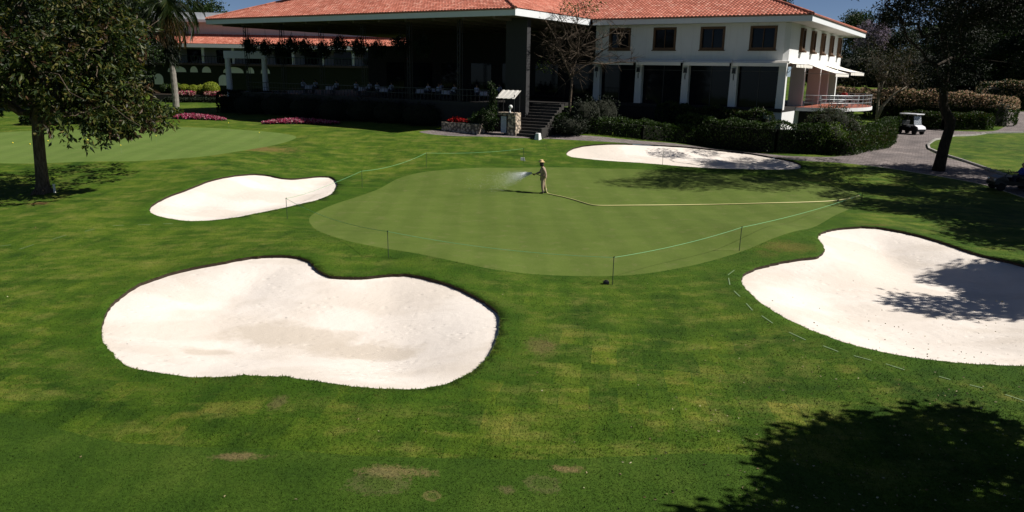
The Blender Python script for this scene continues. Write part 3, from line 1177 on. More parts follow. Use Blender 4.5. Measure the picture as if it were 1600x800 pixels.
def awning(y0, y1, out, drop, z=3.45):
    m = MB()
    n = 8
    vs = []
    for i in range(n + 1):
        t = i / n
        for y in (y0, y1):
            vs.append((.06 + out * t, y, z - drop * t - .05 * math.sin(math.pi * t)))
    m.add(vs, [(2 * i, 2 * i + 1, 2 * i + 3, 2 * i + 2) for i in range(n)])
    k = int((y1 - y0) / .35)
    for i in range(k):
        a_, b_ = y0 + (y1 - y0) * i / k, y0 + (y1 - y0) * (i + 1) / k
        m.add([(.06 + out, a_, z - drop), (.06 + out, b_, z - drop), (.06 + out, b_ - .05, z - drop - .28), (.06 + out, a_ + .05, z - drop - .28)], [(0, 1, 2, 3)])
    o = m.build('awning', M['cream'], club)
    s_ = o.modifiers.new('thick', 'SOLIDIFY')
    s_.thickness = .012
    f = MB()
    for y in (y0 + .1, y1 - .1):
        f.tube([(.05, y, z - .8), (.04 + out, y, z - drop - .03)], .022, 6)
    f.tube([(.06 + out, y0, z - drop - .02), (.06 + out, y1, z - drop - .02)], .03, 6)
    f.build('awning_arm', M['steel'], o)


awning(.4, 6.3, .55, .12, 3.48)
awning(7.0, 13.4, 2.3, .75, 3.48)
awning(13.8, 21.5, 2.4, .62, 3.5)

MB().box((-8.75, .25, -1.75), (14.7, .28, 2.92)).build('base_wall', plain('shade_dark_render', (.022, .021, .020), .9, .3, 3, .3), club)  # rest of the base wall, its shade put into a dark colour
# terrace under the left wing
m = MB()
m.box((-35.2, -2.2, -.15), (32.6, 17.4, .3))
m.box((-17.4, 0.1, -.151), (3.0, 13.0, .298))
m.build('terrace_floor', M['shadefloor'], club)
m = MB()
m.box((-35.1, -10.8, -1.5), (32.8, .3, 2.4))
m.box((-18.8, -9.0, -1.5), (.3, 3.4, 2.4))
m.box((-16.6, -6.4, -1.5), (4.6, .3, 2.4))
m.build('terrace_wall', plain('shade_dark_stone', (.03, .028, .026), .85, .3, 3, .4), club)  # shade below the terrace put into the wall's near-black stone
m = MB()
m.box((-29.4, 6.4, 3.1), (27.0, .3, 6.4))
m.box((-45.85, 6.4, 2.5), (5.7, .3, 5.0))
m.build('inner_wall', M['shadewood'], club)
m = MB()
for k in range(7):
    m.box((-20.5 - 4 * k, 6.2, 1.7), (2.6, .06, 3.0))
m.build('glass_door', M['glass'], club)
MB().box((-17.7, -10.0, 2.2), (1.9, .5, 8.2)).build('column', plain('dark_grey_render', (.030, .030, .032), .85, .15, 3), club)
for k in range(6):
    x = -22.8 - 5.2 * k
    c = MB()
    for dx in (-.14, .14):
        for dy in (-.14, .14):
            c.tube([(x + dx, -10.6 + dy, -.1), (x + dx, -10.6 + dy, 6.3)], .03, 5)
    for i in range(14):
        z = .2 + i * .44
        s_ = 1 if i % 2 else -1
        c.tube([(x - .14 * s_, -10.74, z), (x + .14 * s_, -10.74, z + .4)], .018, 4)
        c.tube([(x - .14, -10.6 - .14 * s_, z), (x - .14, -10.6 + .14 * s_, z + .4)], .018, 4)
    c.build('lattice_post', M['black'], club)
m = MB()
m.box((-34, -10.72, .95), (30, .06, .06))
m.box((-34, -10.72, .5), (30, .04, .04))
for k in range(76):
    m.box((-48.8 + k * .4, -10.72, .5), (.03, .03, .95))
m.build('railing', M['black'], club)

# steps up to the terrace
stp = thing('stone_steps', tuple(Wg(-15.75, -12.3)), 'wide stone steps with painted-in shade climbing from the path to the shaded terrace', 'steps', -ANG)
zb = Wg(-15.75, -12.3)[2]
nst = 11
rise = (PB[2] - zb) / nst
for i in range(nst):
    m = MB()
    m.box((0, .3 + i * .34, (i + .5) * rise - .1), (2.7, .42, rise + .2))
    m.build('step', plain('shade_dark_step', (.035, .032, .030), .85, .25, 4) if i == 0 else bpy.data.materials['shade_dark_step'], stp, bevel=.02)  # shade on the steps put into their near-black stone colour
MB().box((1.55, 1.4, .25), (.35, 2.9, .9)).build('side_wall', bpy.data.materials['shade_dark_stone'], stp, bevel=.03)  # cheek wall side, its shade put into the dark stone
MB().box((1.55, -.25, .12), (.4, .45, .5), top=.7).build('kerb_stone', M['white'], stp, bevel=.03)  # sunlit end of the cheek wall, the light put into white

# stone service booth beside the steps
b0 = Wpx(793, -12.3)
booth = thing('stone_booth', tuple(b0), 'small stone booth with a pale canvas canopy beside the steps', 'booth', -ANG)
m = MB()
m.box((.42, .3, .8), (.75, .8, 1.75), top=.92)
m.box((-.3, .6, .8), (.7, .2, 1.75))
m.box((-.05, .3, 1.56), (1.5, .85, .22))
m.build('stone_wall', M['stone'], booth, bevel=.03)
MB().box((-.42, .12, .75), (.5, .06, 1.25)).build('door_panel', plain('pale_blue_panel', (.42, .46, .54), .6, .2, 5), booth, bevel=.02)
c = MB()
vs = []
for i in range(13):
    x = -.85 + 1.65 * i / 12
    zz = .05 * math.sin(i * 2.1)
    vs += [(x, -.35 + zz * .6, 2.72 + zz * .3), (x + .03, .5, 3.3 + zz * .5)]
c.add(vs, [(2 * i, 2 * i + 2, 2 * i + 3, 2 * i + 1) for i in range(12)])
o = c.build('canopy', M['cream'], booth)
o.modifiers.new('t', 'SOLIDIFY').thickness = .02
for x in (-.75, .7):
    for y in (-.2, .55):
        MB().tube([(x, y, 1.5), (x, y, 3.0)], .035, 6).build('canopy_post', M['black'], booth)
lp = thing('globe_lamp', tuple(b0 + BX * .2 + np.array([0, 0, 1.675])), 'white globe lamp on a short stem on the stone booth', 'lamp')
MB().lathe([(.1, 0), (.1, .04), (.05, .07), (.05, .2), (.09, .24), (.04, .27)], n=10).build('stem', M['white'], lp, smooth=True)
MB().ball((.05, 0, .42), .15).build('globe', M['white'], lp, smooth=True)


# ------------------------------------------------------------------ plants that are clipped or massed
M['limecore'] = plain('clipped_twigs', (.10, .13, .012), .95, .4, 14, .6)


def clipped_ball(o, r, mat, rng):
    n = 2600
    d = rng.normal(size=(n, 3))
    d /= np.linalg.norm(d, axis=1, keepdims=True)
    P = d * np.array([r, r, r * .88]) * rng.uniform(.94, 1.03, n)[:, None] + np.array([0, 0, r * .75])
    V, Fc = leafquads(P, np.cross(d, rng.normal(size=(n, 3))) + d * .25, .13, .10, rng)
    m = MB()
    m.leaves(V, Fc)
    link('foliage', m.mesh('foliage', [mat]), o)
    MB().ball((0, 0, r * .75), (r * .93, r * .93, r * .82), 12).build('branches', M['limecore'], o)


def blobby(name, label, cat, loc, blobs, n, per, leaf, width, mats, rng, prob=None, group=None, core=.8, droop=.1, parts=None):
    o = thing(name, tuple(loc), label, cat, 0, group)
    me = crown_mesh(blobs, n, per, leaf, width, mats, rng, leaf * 1.2, droop, 'foliage', prob)
    link('foliage', me, o)
    c = MB()
    for (p, r) in blobs:
        c.ball(p, tuple(k * core for k in r), 8)
    c.build('branches', M['core'], o)
    return o


M['core'] = plain('dense_twigs', (.010, .012, .006), .95, .4, 8, .5)


def hedge(name, label, pts, width, height, n, leaf, mats, rng, prob=None, group=None, round_top=.25, cat='hedge', zs=None):
    """a clipped hedge along ground points"""
    pts = [np.array(p, float) for p in pts]
    base = pts[0]
    o = thing(name, tuple(base), label, cat, 0, group)
    seglen = [np.linalg.norm(pts[i + 1][:2] - pts[i][:2]) for i in range(len(pts) - 1)]
    tot = sum(seglen)
    P, D = [], []
    core = MB()
    for i, L in enumerate(seglen):
        a, b = pts[i], pts[i + 1]
        d = (b - a)[:2] / L
        nr = np.array([-d[1], d[0]])
        k = int(n * 1.5 * L / tot)
        t = rng.random(k)
        wob = .08 * np.sin(t * L * 1.7 + i) + .05 * np.sin(t * L * 4.1)
        s_ = rng.choice(3, k, p=[.34, .34, .32])
        h = height * rng.random(k) ** .8
        off = np.where(s_ == 0, -width / 2, np.where(s_ == 1, width / 2, rng.uniform(-.5, .5, k) * width))
        h = np.where(s_ == 2, height * (1 + wob * .6), h)
        kk = np.clip((h / height - (1 - round_top)) / round_top, 0, 1)
        off = off * (1 - .22 * kk ** 2)
        xy = a[:2][None] + d[None] * (t * L)[:, None] + nr[None] * (off + rng.normal(size=k) * .05)[:, None]
        z0 = a[2] + (b[2] - a[2]) * t
        P.append(np.stack([xy[:, 0], xy[:, 1], z0 + h + rng.normal(size=k) * .05], 1))
        dn = np.where((s_ < 2)[:, None], np.stack([nr[0] * np.sign(off), nr[1] * np.sign(off), np.full(k, .35)], 1), np.array([[0, 0, 1.0]]))
        D.append(dn)
        q = 6
        for j in range(q):
            u0, u1 = a + (b - a) * j / q, a + (b - a) * (j + 1) / q
            c = (u0 + u1) / 2
            core.box((c[0] - base[0], c[1] - base[1], c[2] - base[2] + height * .4 - .2), (L / q * 1.0, width * .66, height * .8 + .4), math.atan2(d[1], d[0]), top=.8)
    for (p, q_) in ((pts[0], pts[1]), (pts[-1], pts[-2])):
        # rounded ends
        k = int(n * .12) + 200
        d = (p - q_)[:2]
        d /= np.linalg.norm(d)
        th = math.atan2(d[1], d[0]) + rng.uniform(-1.5, 1.5, k)
        rr = width * .48 * np.where(rng.random(k) < .6, 1, rng.random(k))
        h = height * np.where(rr > width * .47, rng.random(k), .97)
        rr = rr * (1 - .22 * np.clip((h / height - .75) / .25, 0, 1) ** 2)
        P.append(np.stack([p[0] + np.cos(th) * rr, p[1] + np.sin(th) * rr, p[2] + h + rng.normal(size=k) * .04], 1))
        D.append(np.stack([np.cos(th), np.sin(th), np.full(k, .5)], 1))
        core.lathe([(width * .33, -.3), (width * .32, height * .7), (width * .2, height * .82)], tuple(p - base), 10)
    P = np.concatenate(P) - base
    D = np.concatenate(D)
    D = D + rng.normal(size=D.shape) * .7
    V, Fc = leafquads(P, D, leaf * 1.25, leaf * .8, rng, .05)
    m = MB()
    m.leaves(V, Fc)
    if prob:
        # flowers sit in the upper part
        r = rng.random(len(Fc))
        up = P[:, 2] > height * .45
        m.m = [1 if (u and x < prob) else 0 for u, x in zip(up, r)]
    link('foliage', m.mesh('foliage', mats), o)
    core.build('branches', M['core'], o)
    return o


R2 = np.random.default_rng(5)
HFOOT = [(872, 209), (1000, 219), (1100, 228.5), (1215, 238.5), (1300, 240), (1342, 231), (1380, 214), (1392, 206)]


def off_pts(foot, back):
    out = []
    for p in foot:
        q = pg(*p)
        d = q[:2] / np.linalg.norm(q[:2])
        w = q[:2] + d * back
        out.append(np.array([w[0], w[1], gz(*w)]))
    return out


hedge('clipped_hedge', 'long low clipped hedge curving along the path in front of the white clubhouse', off_pts(HFOOT, .95), 1.5, 1.25, 15000, .12, [M['lf_hedge']], R2)
hedge('clipped_hedge', 'second clipped hedge row standing higher behind the long path hedge', [Wg(-6.5, -3.2), Wg(-3, -3.1), Wg(.5, -3.0), Wg(3.2, -1.6)], 1.3, 2.05, 6500, .12, [M['lf_hedge']], R2)
hedge('clipped_hedge', 'dense hedge growing against the white base wall below the dining windows', [Wg(-9, -1.3), Wg(-5, -1.25), Wg(-.9, -1.2)], 1.3, 2.65, 5000, .13, [M['lf_hedge'], M['lf_brown']], R2, .25)
for k, (x, y, h_) in enumerate(((-15.6, -1.6, 1.0), (-13.6, -1.4, 1.1), (-11.4, -1.3, 1.1), (-15.0, -3.4, .8), (-12.6, -3.2, .9), (-10.2, -3.0, .9), (-7.9, -2.9, .9), (-13.8, 1.2, 1.2), (-17.0, -3.6, .7), (-16.6, -.6, 1.3), (-12.6, -8.6, 2.3), (-12.2, -6.4, 2.4), (-12.9, -10.2, 1.2))):  # tall ones near the steps are added to cast shade on them
    blobby('bed_shrub', 'dark shrub in the shaded bed below the dining windows, tall ones added for shade', 'shrub', Wg(x, y), [((0, 0, h_ * .55), (1.3, .9, h_ * .6)), ((.6, .2, h_ * .6), (.9, .7, h_ * .55))], 420, 4, .16, .09, [M['lf_dark']], R2,
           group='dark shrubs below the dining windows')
q = Wg(3.2, 2.4)
blobby('shrub', 'rounded dark shrub right of the white base wall, below the round terrace', 'shrub', q, [((0, 0, 1.9), (1.7, 1.4, 1.35)), ((-.9, -.6, 1.6), (1.2, .9, 1.2)), ((1.5, .5, 1.3), (1.3, 1.2, 1.2))], 2000, 4, .13, .07,
       [M['lf_hedge'], M['lf_brown']], R2, [.7, .3])
q = Wg(3.9, -1.1)
blobby('shrub', 'bright yellow-green shrub in the hedge below the round terrace', 'shrub', q, [((0, 0, 1.3), (1.05, .9, .9)), ((-.9, 0, 1.15), (.8, .7, .75))], 900, 4, .12, .07, [M['lf_lime']], R2)
q = Wg(7.2, 2.5)
hedge('clipped_hedge', 'brownish-green hedge bank curving round below the round terrace toward the golf cart', [Wg(4.6, -1.0), Wg(5.4, 2.5), Wg(6.0, 6.5), Wg(6.0, 10.5), Wg(5.2, 14)], 2.0, 1.15, 8000, .13, [M['lf_hedge'], M['lf_brown']], R2, .3)
# dark planting against the terrace wall
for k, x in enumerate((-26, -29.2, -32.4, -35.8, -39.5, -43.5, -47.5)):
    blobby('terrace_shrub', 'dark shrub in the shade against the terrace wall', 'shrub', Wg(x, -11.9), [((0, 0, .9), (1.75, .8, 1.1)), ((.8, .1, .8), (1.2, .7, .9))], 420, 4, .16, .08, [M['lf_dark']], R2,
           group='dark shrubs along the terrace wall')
q = Wpx(754, -12.6)
blobby('shrub', 'leafy green shrub beside the red flowers and the stone booth', 'shrub', q + np.array([0, .3, 0]), [((0, 0, .8), (1.0, .8, .8)), ((.4, .2, 1.2), (.7, .6, .6)), ((-.5, 0, .6), (.7, .6, .6))], 900, 4, .15, .09, [M['lf_mid']], R2)
q = Wpx(769, -11.6)
cv = blobby('climbing_plant', 'tall narrow climbing plant on a post left of the pale canopy', 'plant', q, [((0, 0, 1.6), (.28, .28, .8)), ((.1, 0, 2.6), (.25, .25, .7)), ((-.1, 0, 3.3), (.18, .18, .5))], 380, 4, .13, .08, [M['lf_mid']], R2, core=.75)
MB().tube([(0, 0, -.1), (0, 0, 3.6)], .05, 6).build('post', M['black'], cv)
# flower beds
for nm, lab, px, L, wd, petal in (('flower_bed', 'oval bed of mixed pink and white flowers in the lawn before the terrace', (470, 193.3), 6.6, 1.3, 'fl_pink'),
                                  ('flower_bed', 'pink flower bed by the practice green, nearest the palm', (302, 186), 6.0, 1.2, 'fl_pink'),
                                  ('flower_bed', 'scarlet flowers in a low planter beside the leafy shrub', (718, 197), 2.3, .7, 'fl_red')):
    q = pg(*px) if petal != 'fl_red' else Wpx(716, -12.9)
    o = thing(nm, tuple(q), lab, 'flower bed', -ANG * .12 if petal == 'fl_pink' else -ANG)
    n = int(L * wd * 260)
    th = R2.uniform(0, 2 * np.pi, n)
    rr = np.sqrt(R2.random(n))
    X = rr * np.cos(th) * L / 2
    Y = rr * np.sin(th) * wd / 2
    rz = o.rotation_euler[2]
    wx, wy = q[0] + X * math.cos(rz) - Y * math.sin(rz), q[1] + X * math.sin(rz) + Y * math.cos(rz)
    lift = .62 if petal == 'fl_red' else 0
    Z = g(wx, wy) - q[2] + .12 + .3 * (1 - rr ** 2) * R2.uniform(.5, 1, n) + lift
    pts = np.stack([X, Y, Z], 1)
    V, Fc = leafquads(pts, R2.normal(size=(n, 3)) * .8 + np.array([0, 0, .5]), .16, .13, R2)
    m = MB()
    m.leaves(V, Fc)
    link('blossom', m.mesh('blossom', [M[petal]]), o)
    V, Fc = leafquads(pts - np.array([0, 0, .12]), R2.normal(size=(n, 3)), .16, .1, R2)
    m = MB()
    m.leaves(V, Fc)
    link('foliage', m.mesh('foliage', [M['lf_mid']]), o)
    if lift:
        MB().box((.5, 0, .3), (3.6, .95, .75)).build('planter_wall', M['stone'], o, bevel=.03)
    else:
        k = 30
        ring = []
        for i in range(k):
            t = 2 * math.pi * i / k
            lx, ly = math.cos(t) * (L / 2 + .1), math.sin(t) * (wd / 2 + .1)
            ring.append((lx, ly, gz(q[0] + lx * math.cos(rz) - ly * math.sin(rz), q[1] + lx * math.sin(rz) + ly * math.cos(rz)) - q[2] + .03))
        MB().add(ring, [tuple(range(k))]).build('soil', M['soil'], o)
# agaves right of the steps
for i, (px, py, s_) in enumerate(((880, 206, 1.0), (895, 207, .8))):
    q = off_pts([(px, py)], 1.6)[0]
    m = MB()
    for k in range(34):
        th = k * 2.4
        el = .25 + 1.1 * k / 34
        L = (.8 - .3 * k / 34) * s_
        d = Vector((math.cos(th) * math.cos(el), math.sin(th) * math.cos(el), math.sin(el)))
        sd = Vector((-math.sin(th), math.cos(th), 0)) * .06 * s_
        m.add([Vector((0, 0, .05)) - sd * .6, Vector((0, 0, .05)) + sd * .6, d * L * .5 + sd, d * L + Vector((0, 0, -.1)), d * L * .5 - sd], [(0, 1, 2, 3, 4)])
    o = m.build('agave', M['lf_mid'], None, normals=False)
    o.location = q
    tag(o, ('spiky agave at the end of the low hedge, larger of two', 'smaller spiky agave behind the end of the low hedge')[i], 'plant')

# ------------------------------------------------------------------ round terrace with tables
deck = thing('round_terrace', tuple(W(0.02, 12)), 'round raised terrace with red tiles and steel railing at the clubhouse side', 'terrace', -ANG)
poly = [(0, -7.5)] + [(4.6 * math.sin(t), -7.5 * math.cos(t) * .98) for t in np.linspace(.12, math.pi - .12, 22)] + [(0, 7.5)]
MB().prism(poly, -.02, 0).build('tiled_floor', M['redtile'], deck)
MB().prism([(x * 1.012, y * 1.01) for x, y in poly], -.3, -.022).build('deck_slab', M['white'], deck)
MB().prism([(x * .7, y * .8) for x, y in poly], -2.6, -.301).build('deck_base', M['shadewood'], deck)
m = MB()
pp = poly[1:-1]
for i in range(len(pp)):
    m.tube([(pp[i][0] * .985, pp[i][1] * .985, -.01), (pp[i][0] * .985, pp[i][1] * .985, .95)], .022, 6)
for z in (.95, .65, .35):
    m.tube([(x * .985, y * .985, z) for x, y in pp], .02 if z < .9 else .03, 6)
m.build('railing', M['steel'], deck)


def make_table(label, group, mat='cloth'):
    t = thing('dining_table', (0, 0, 0), label, 'table', 0, group)
    m = MB()
    m.lathe([(.46, .42), (.44, .55), (.42, .71), (.43, .745), (.1, .75)], n=18)
    m.build('tablecloth', M[mat], t)
    m = MB()
    m.lathe([(.28, 0), (.28, .03), (.05, .06), (.04, .6)], n=12)
    m.build('leg', M['black'], t)
    return t


def make_chair(label, group):
    t = thing('terrace_chair', (0, 0, 0), label, 'chair', 0, group)
    MB().box((0, 0, .45), (.44, .44, .05)).build('seat', M['steel'], t, bevel=.01)
    m = MB()
    for k in range(4):
        m.box((0, .22, .56 + k * .1), (.42, .02, .06))
    m.build('backrest', M['steel'], t)
    for sx in (-1, 1):
        for sy in (-1, 1):
            MB().tube([(sx * .2, sy * .21, 0), (sx * .19, sy * .2, .45 if sy < 0 else .95)], .016, 6).build('leg', M['steel'], t)
    return t


TB = make_table('white draped table in the shade of the dining terrace', 'tables in the shaded dining terrace')
first = True
SPOTS = [(-22.5, -7.5), (-26, -8.2), (-29.5, -7.4), (-33, -8.3), (-36.5, -7.4), (-40, -8.2), (-43.5, -7.6), (-24.5, -3.5), (-31, -3.6), (-38, -3.2)]
for x, y in SPOTS:
    o = TB if first else copy_tree(TB)
    first = False
    o.location = W(x, y, .001)
CH = make_chair('steel slat chair at a small table on the round terrace', 'chairs on the round terrace')
first = True
for i, (x, y) in enumerate(((2.2, 7.6), (2.8, 11), (2.4, 14.4))):
    t = thing('terrace_table', tuple(W(x, y, .003)), ('small steel table on the round terrace, nearest the white columns' if i == 0 else 'small steel table in the middle of the round terrace' if i == 1 else 'small steel table at the far end of the round terrace'), 'table')
    MB().lathe([(.42, .72), (.42, .75), (.02, .752)], n=18).build('table_top', M['steel'], t)
    MB().lathe([(.25, 0), (.25, .03), (.03, .05), (.03, .72)], n=10).build('leg', M['steel'], t)
    for k in range(3):
        th = 1.0 + k * 2.1 + i
        o = CH if first else copy_tree(CH)
        first = False
        o.location = W(x + .75 * math.cos(th), y + .75 * math.sin(th), .003)
        o.rotation_euler = (0, 0, th - math.pi / 2 - ANG)

# ------------------------------------------------------------------ people
M['skin'] = plain('skin_tone', (.30, .17, .11), .6, .1, 10, .05)
M['hair'] = plain('dark_hair', (.012, .009, .008), .6, .2, 20, .3)
M['beige'] = plain('beige_work_cloth', (.33, .25, .185), .85, .12, 9, .35)
M['darkcloth'] = plain('dark_scarf_cloth', (.022, .02, .022), .85, .2, 10, .3)
M['straw'] = plain('straw_weave', (.55, .38, .20), .8, .2, 40, .4)
M['boot'] = plain('work_boot', (.06, .05, .045), .7, .2, 10, .2)
M['redcloth'] = plain('red_cloth', (.40, .03, .03), .85, .1, 10, .3)
M['bluecloth'] = plain('blue_cloth', (.03, .05, .30), .85, .1, 10, .3)
M['palecloth'] = plain('pale_blue_shirt', (.42, .45, .58), .85, .1, 10, .3)
M['jean'] = plain('dark_trousers', (.03, .035, .05), .85, .2, 10, .3)


def skin_mesh(name, verts, edges, radii, root=0, sub=2):
    me = bpy.data.meshes.new(name)
    me.from_pydata([tuple(v) for v in verts], edges, [])
    o = bpy.data.objects.new(name, me)
    COL.objects.link(o)
    sk = o.modifiers.new('skin', 'SKIN')
    sk.use_smooth_shade = True
    for i, r in enumerate(radii):
        me.skin_vertices[0].data[i].radius = (r, r) if isinstance(r, (int, float)) else r
        me.skin_vertices[0].data[i].use_root = (i == root)
    o.modifiers.new('sub', 'SUBSURF').levels = sub
    o.modifiers['sub'].render_levels = sub
    dg = bpy.context.evaluated_depsgraph_get()
    out = bpy.data.meshes.new_from_object(o.evaluated_get(dg))
    bpy.data.objects.remove(o)
    return out


def hand(m, wrist, direction, palm_n, side, grip=True):
    """palm and five bent fingers added to a builder; side +1 puts the thumb on +cross"""
    d = Vector(direction).normalized()
    n = Vector(palm_n).normalized()
    s_ = d.cross(n).normalized() * side
    w = Vector(wrist)
    m.tube([w - d * .02, w + d * .03, w + d * .09], [.026, .036, .034], 8, sq=.6)
    for k, L in enumerate((.075, .085, .08, .062)):
        b = w + d * .085 + s_ * (.024 - .016 * k)
        c = .95 if grip else .25
        p1 = b + (d * math.cos(c * .5) + n * math.sin(c * .5)) * L * .45
        p2 = p1 + (d * math.cos(c * 1.5) + n * math.sin(c * 1.5)) * L * .32
        p3 = p2 + (d * math.cos(c * 2.4) + n * math.sin(c * 2.4)) * L * .25
        m.tube([b, p1, p2, p3], [.0095, .009, .008, .006], 6)
    b = w + d * .03 + s_ * .03
    p1 = b + (d * .6 + s_ * .7 + n * .3).normalized() * .035
    p2 = p1 + (d * .7 + n * .6).normalized() * .032
    m.tube([b, p1, p2], [.012, .011, .008], 6)


def make_person(root, J, top, legs, hat=None, scarf=False, facing=(-1, 0, 0), hair=True, body_mat=None, grips=(True, True), face_mat='skin'):
    """J: joints in the person's own frame. Body is one mesh; clothes are children."""
    f = Vector(facing).normalized()
    s_ = Vector((-f.y, f.x, 0))           # the person's left
    H = Vector(J['head'])
    nk = Vector(J['neck'])
    pel = Vector(J['pelvis'])
    ch = Vector(J['chest'])
    vs = [pel, ch, nk, nk + (H - nk) * .45, H - Vector((0, 0, .04)), H + Vector((0, 0, .07))]
    rad = [.13, .15, .06, .055, .085, .075]
    ed = [(0, 1), (1, 2), (2, 3), (3, 4), (4, 5)]

    def limb(frm, pts, rs):
        k = frm
        for p, r in zip(pts, rs):
            vs.append(Vector(p))
            rad.append(r)
            ed.append((k, len(vs) - 1))
            k = len(vs) - 1
    for q in ('l', 'r'):
        limb(1, [J['sh' + q], J['el' + q], J['wr' + q]], [.055, .04, .028])
        limb(0, [J['hip' + q], J['kn' + q], J['an' + q]], [.08, .055, .04])
    me = skin_mesh('body', vs, ed, rad)
    me.materials.clear()
    me.materials.append(M[face_mat])
    bm = bmesh.new()
    bm.from_mesh(me)
    x = MB()
    nose = H + f * .095
    x.tube([H + f * .075 + Vector((0, 0, .03)), nose + Vector((0, 0, -.01)), H + f * .08 + Vector((0, 0, -.02))], [.01, .017, .012], 6)
    for q in (-1, 1):
        x.ball(H + s_ * .085 * q + Vector((0, 0, 0)), (.02, .02, .032), 6)
    for q, sd in (('l', 1), ('r', -1)):
        wr, el = Vector(J['wr' + q]), Vector(J['el' + q])
        dd = (wr - el).normalized()
        inn = (-s_ * sd - dd * (-s_ * sd).dot(dd)).normalized()
        hand(x, wr + dd * .03, dd, inn, sd, grips[0 if q == 'l' else 1])
    t = x.mesh('x', M[face_mat])
    bm.from_mesh(t)
    bpy.data.meshes.remove(t)
    for fc in bm.faces:
        fc.smooth = True
    bm.to_mesh(me)
    bm.free()
    body = link('body', me, root)
    e = MB()
    for q in (-1, 1):
        e.ball(H + f * .082 + s_ * .03 * q + Vector((0, 0, .02)), .012, 6)
    e.tube([H + f * .088 - s_ * .022 - Vector((0, 0, .045)), H + f * .092 - Vector((0, 0, .047)), H + f * .088 + s_ * .022 - Vector((0, 0, .045))], .005, 5)
    e.build('face_features', M['hair'], body)
    # jacket
    def grow(name, chain_list, mat, sub=2):
        v2, e2, r2 = [], [], []
        for base, pts, rs in chain_list:
            k = base
            for p, r in zip(pts, rs):
                v2.append(Vector(p))
                r2.append(r)
                if k is not None:
                    e2.append((k, len(v2) - 1))
                k = len(v2) - 1
        mm = skin_mesh(name, v2, e2, r2, 0, sub)
        mm.materials.clear()
        mm.materials.append(M[mat])
        return link(name, mm, root)
    lerp = lambda a_, b_, t_: Vector(a_) * (1 - t_) + Vector(b_) * t_
    grow('shirt', [(None, [pel - Vector((0, 0, .1)), lerp(pel, ch, .35), ch, nk - Vector((0, 0, .03))], [(.17, .15), .165, (.185, .165), .075]),
                   (2, [J['shl'], J['ell'], lerp(J['ell'], J['wrl'], .93)], [.085, .066, .048]), (2, [J['shr'], J['elr'], lerp(J['elr'], J['wrr'], .93)], [.085, .066, .048])], top)
    grow('trousers', [(None, [pel], [.165]), (0, [J['hipl'], J['knl'], lerp(J['knl'], J['anl'], .96)], [.115, .085, .066]), (0, [J['hipr'], J['knr'], lerp(J['knr'], J['anr'], .96)], [.115, .085, .066])], legs)
    for q in ('l', 'r'):
        a_ = Vector(J['an' + q])
        kn = Vector(J['kn' + q])
        MB().tube([a_ + Vector((0, 0, .08)), a_ + Vector((0, 0, -.02)), a_ + f * .05 - Vector((0, 0, .055)), a_ + f * .13 - Vector((0, 0, .065)), a_ + f * .19 - Vector((0, 0, .07))], [.056, .062, .058, .048, .025], 9).build('boot', M['boot'], root, smooth=True)
    if hat:
        h = MB()
        h.lathe([(.185, -.012), (.19, 0), (.11, .018), (.105, .07), (.09, .11), (.03, .125)], (H.x + f.x * .015, H.y + f.y * .015, H.z + .085), 18)
        h.build('hat', M[hat], root, smooth=True)
    elif hair:
        h = MB()
        h.ball(H - f * .018 + Vector((0, 0, .045)), (.098, .098, .10), 8)
        h.build('hair', M['hair'], root, smooth=True)
    if scarf:
        h = MB()
        h.lathe([(.10, -.17), (.105, -.08), (.105, 0), (.102, .05)], (H.x - f.x * .012, H.y - f.y * .012, H.z + .02), 14)
        h.build('neck_flap', M['darkcloth'], root, smooth=True)
    return root


# the greenkeeper, walking to the left of the picture, hose in his right hand behind, nozzle held out in front
wp = pg(848, 302)
worker = thing('person', tuple(wp), 'greenkeeper in beige overalls, straw hat and dark face cover, watering the putting green', 'person')
JW = dict(pelvis=(0, 0, .92), chest=(-.03, 0, 1.25), neck=(-.05, 0, 1.44), head=(-.10, 0, 1.60),
          shl=(-.05, -.19, 1.36), ell=(-.13, -.26, 1.10), wrl=(-.37, -.17, 1.03),
          shr=(.00, .19, 1.36), elr=(.13, .24, 1.09), wrr=(.10, .22, .82),
          hipl=(0, -.1, .86), knl=(-.04, -.11, .48), anl=(.0, -.11, .09),
          hipr=(.02, .1, .86), knr=(.03, .11, .48), anr=(.20, .11, .10))
JW['elr'] = (.15, -.1, 1.09)
# the arm holding the hose hangs on the camera side
JW.update(shl=(-.04, .19, 1.36), ell=(-.16, .24, 1.10), wrl=(-.40, .12, 1.02), shr=(.02, -.19, 1.36), elr=(.12, -.25, 1.08), wrr=(.10, -.24, .82))
make_person(worker, JW, 'beige', 'beige', 'straw', True, (-1, 0, 0), False)
nz = MB()
tip = np.array([-.40, .12, 1.02])
nz.tube([tip + (-.06, 0, -.005), tip + (-.16, -.0, 0), tip + (-.20, 0, .0)], [.017, .018, .028], 8)
nzo = nz.build('hose_nozzle', M['black'])
nzo.location = wp
tag(nzo, 'short black hose nozzle held out in front by the greenkeeper', 'nozzle')
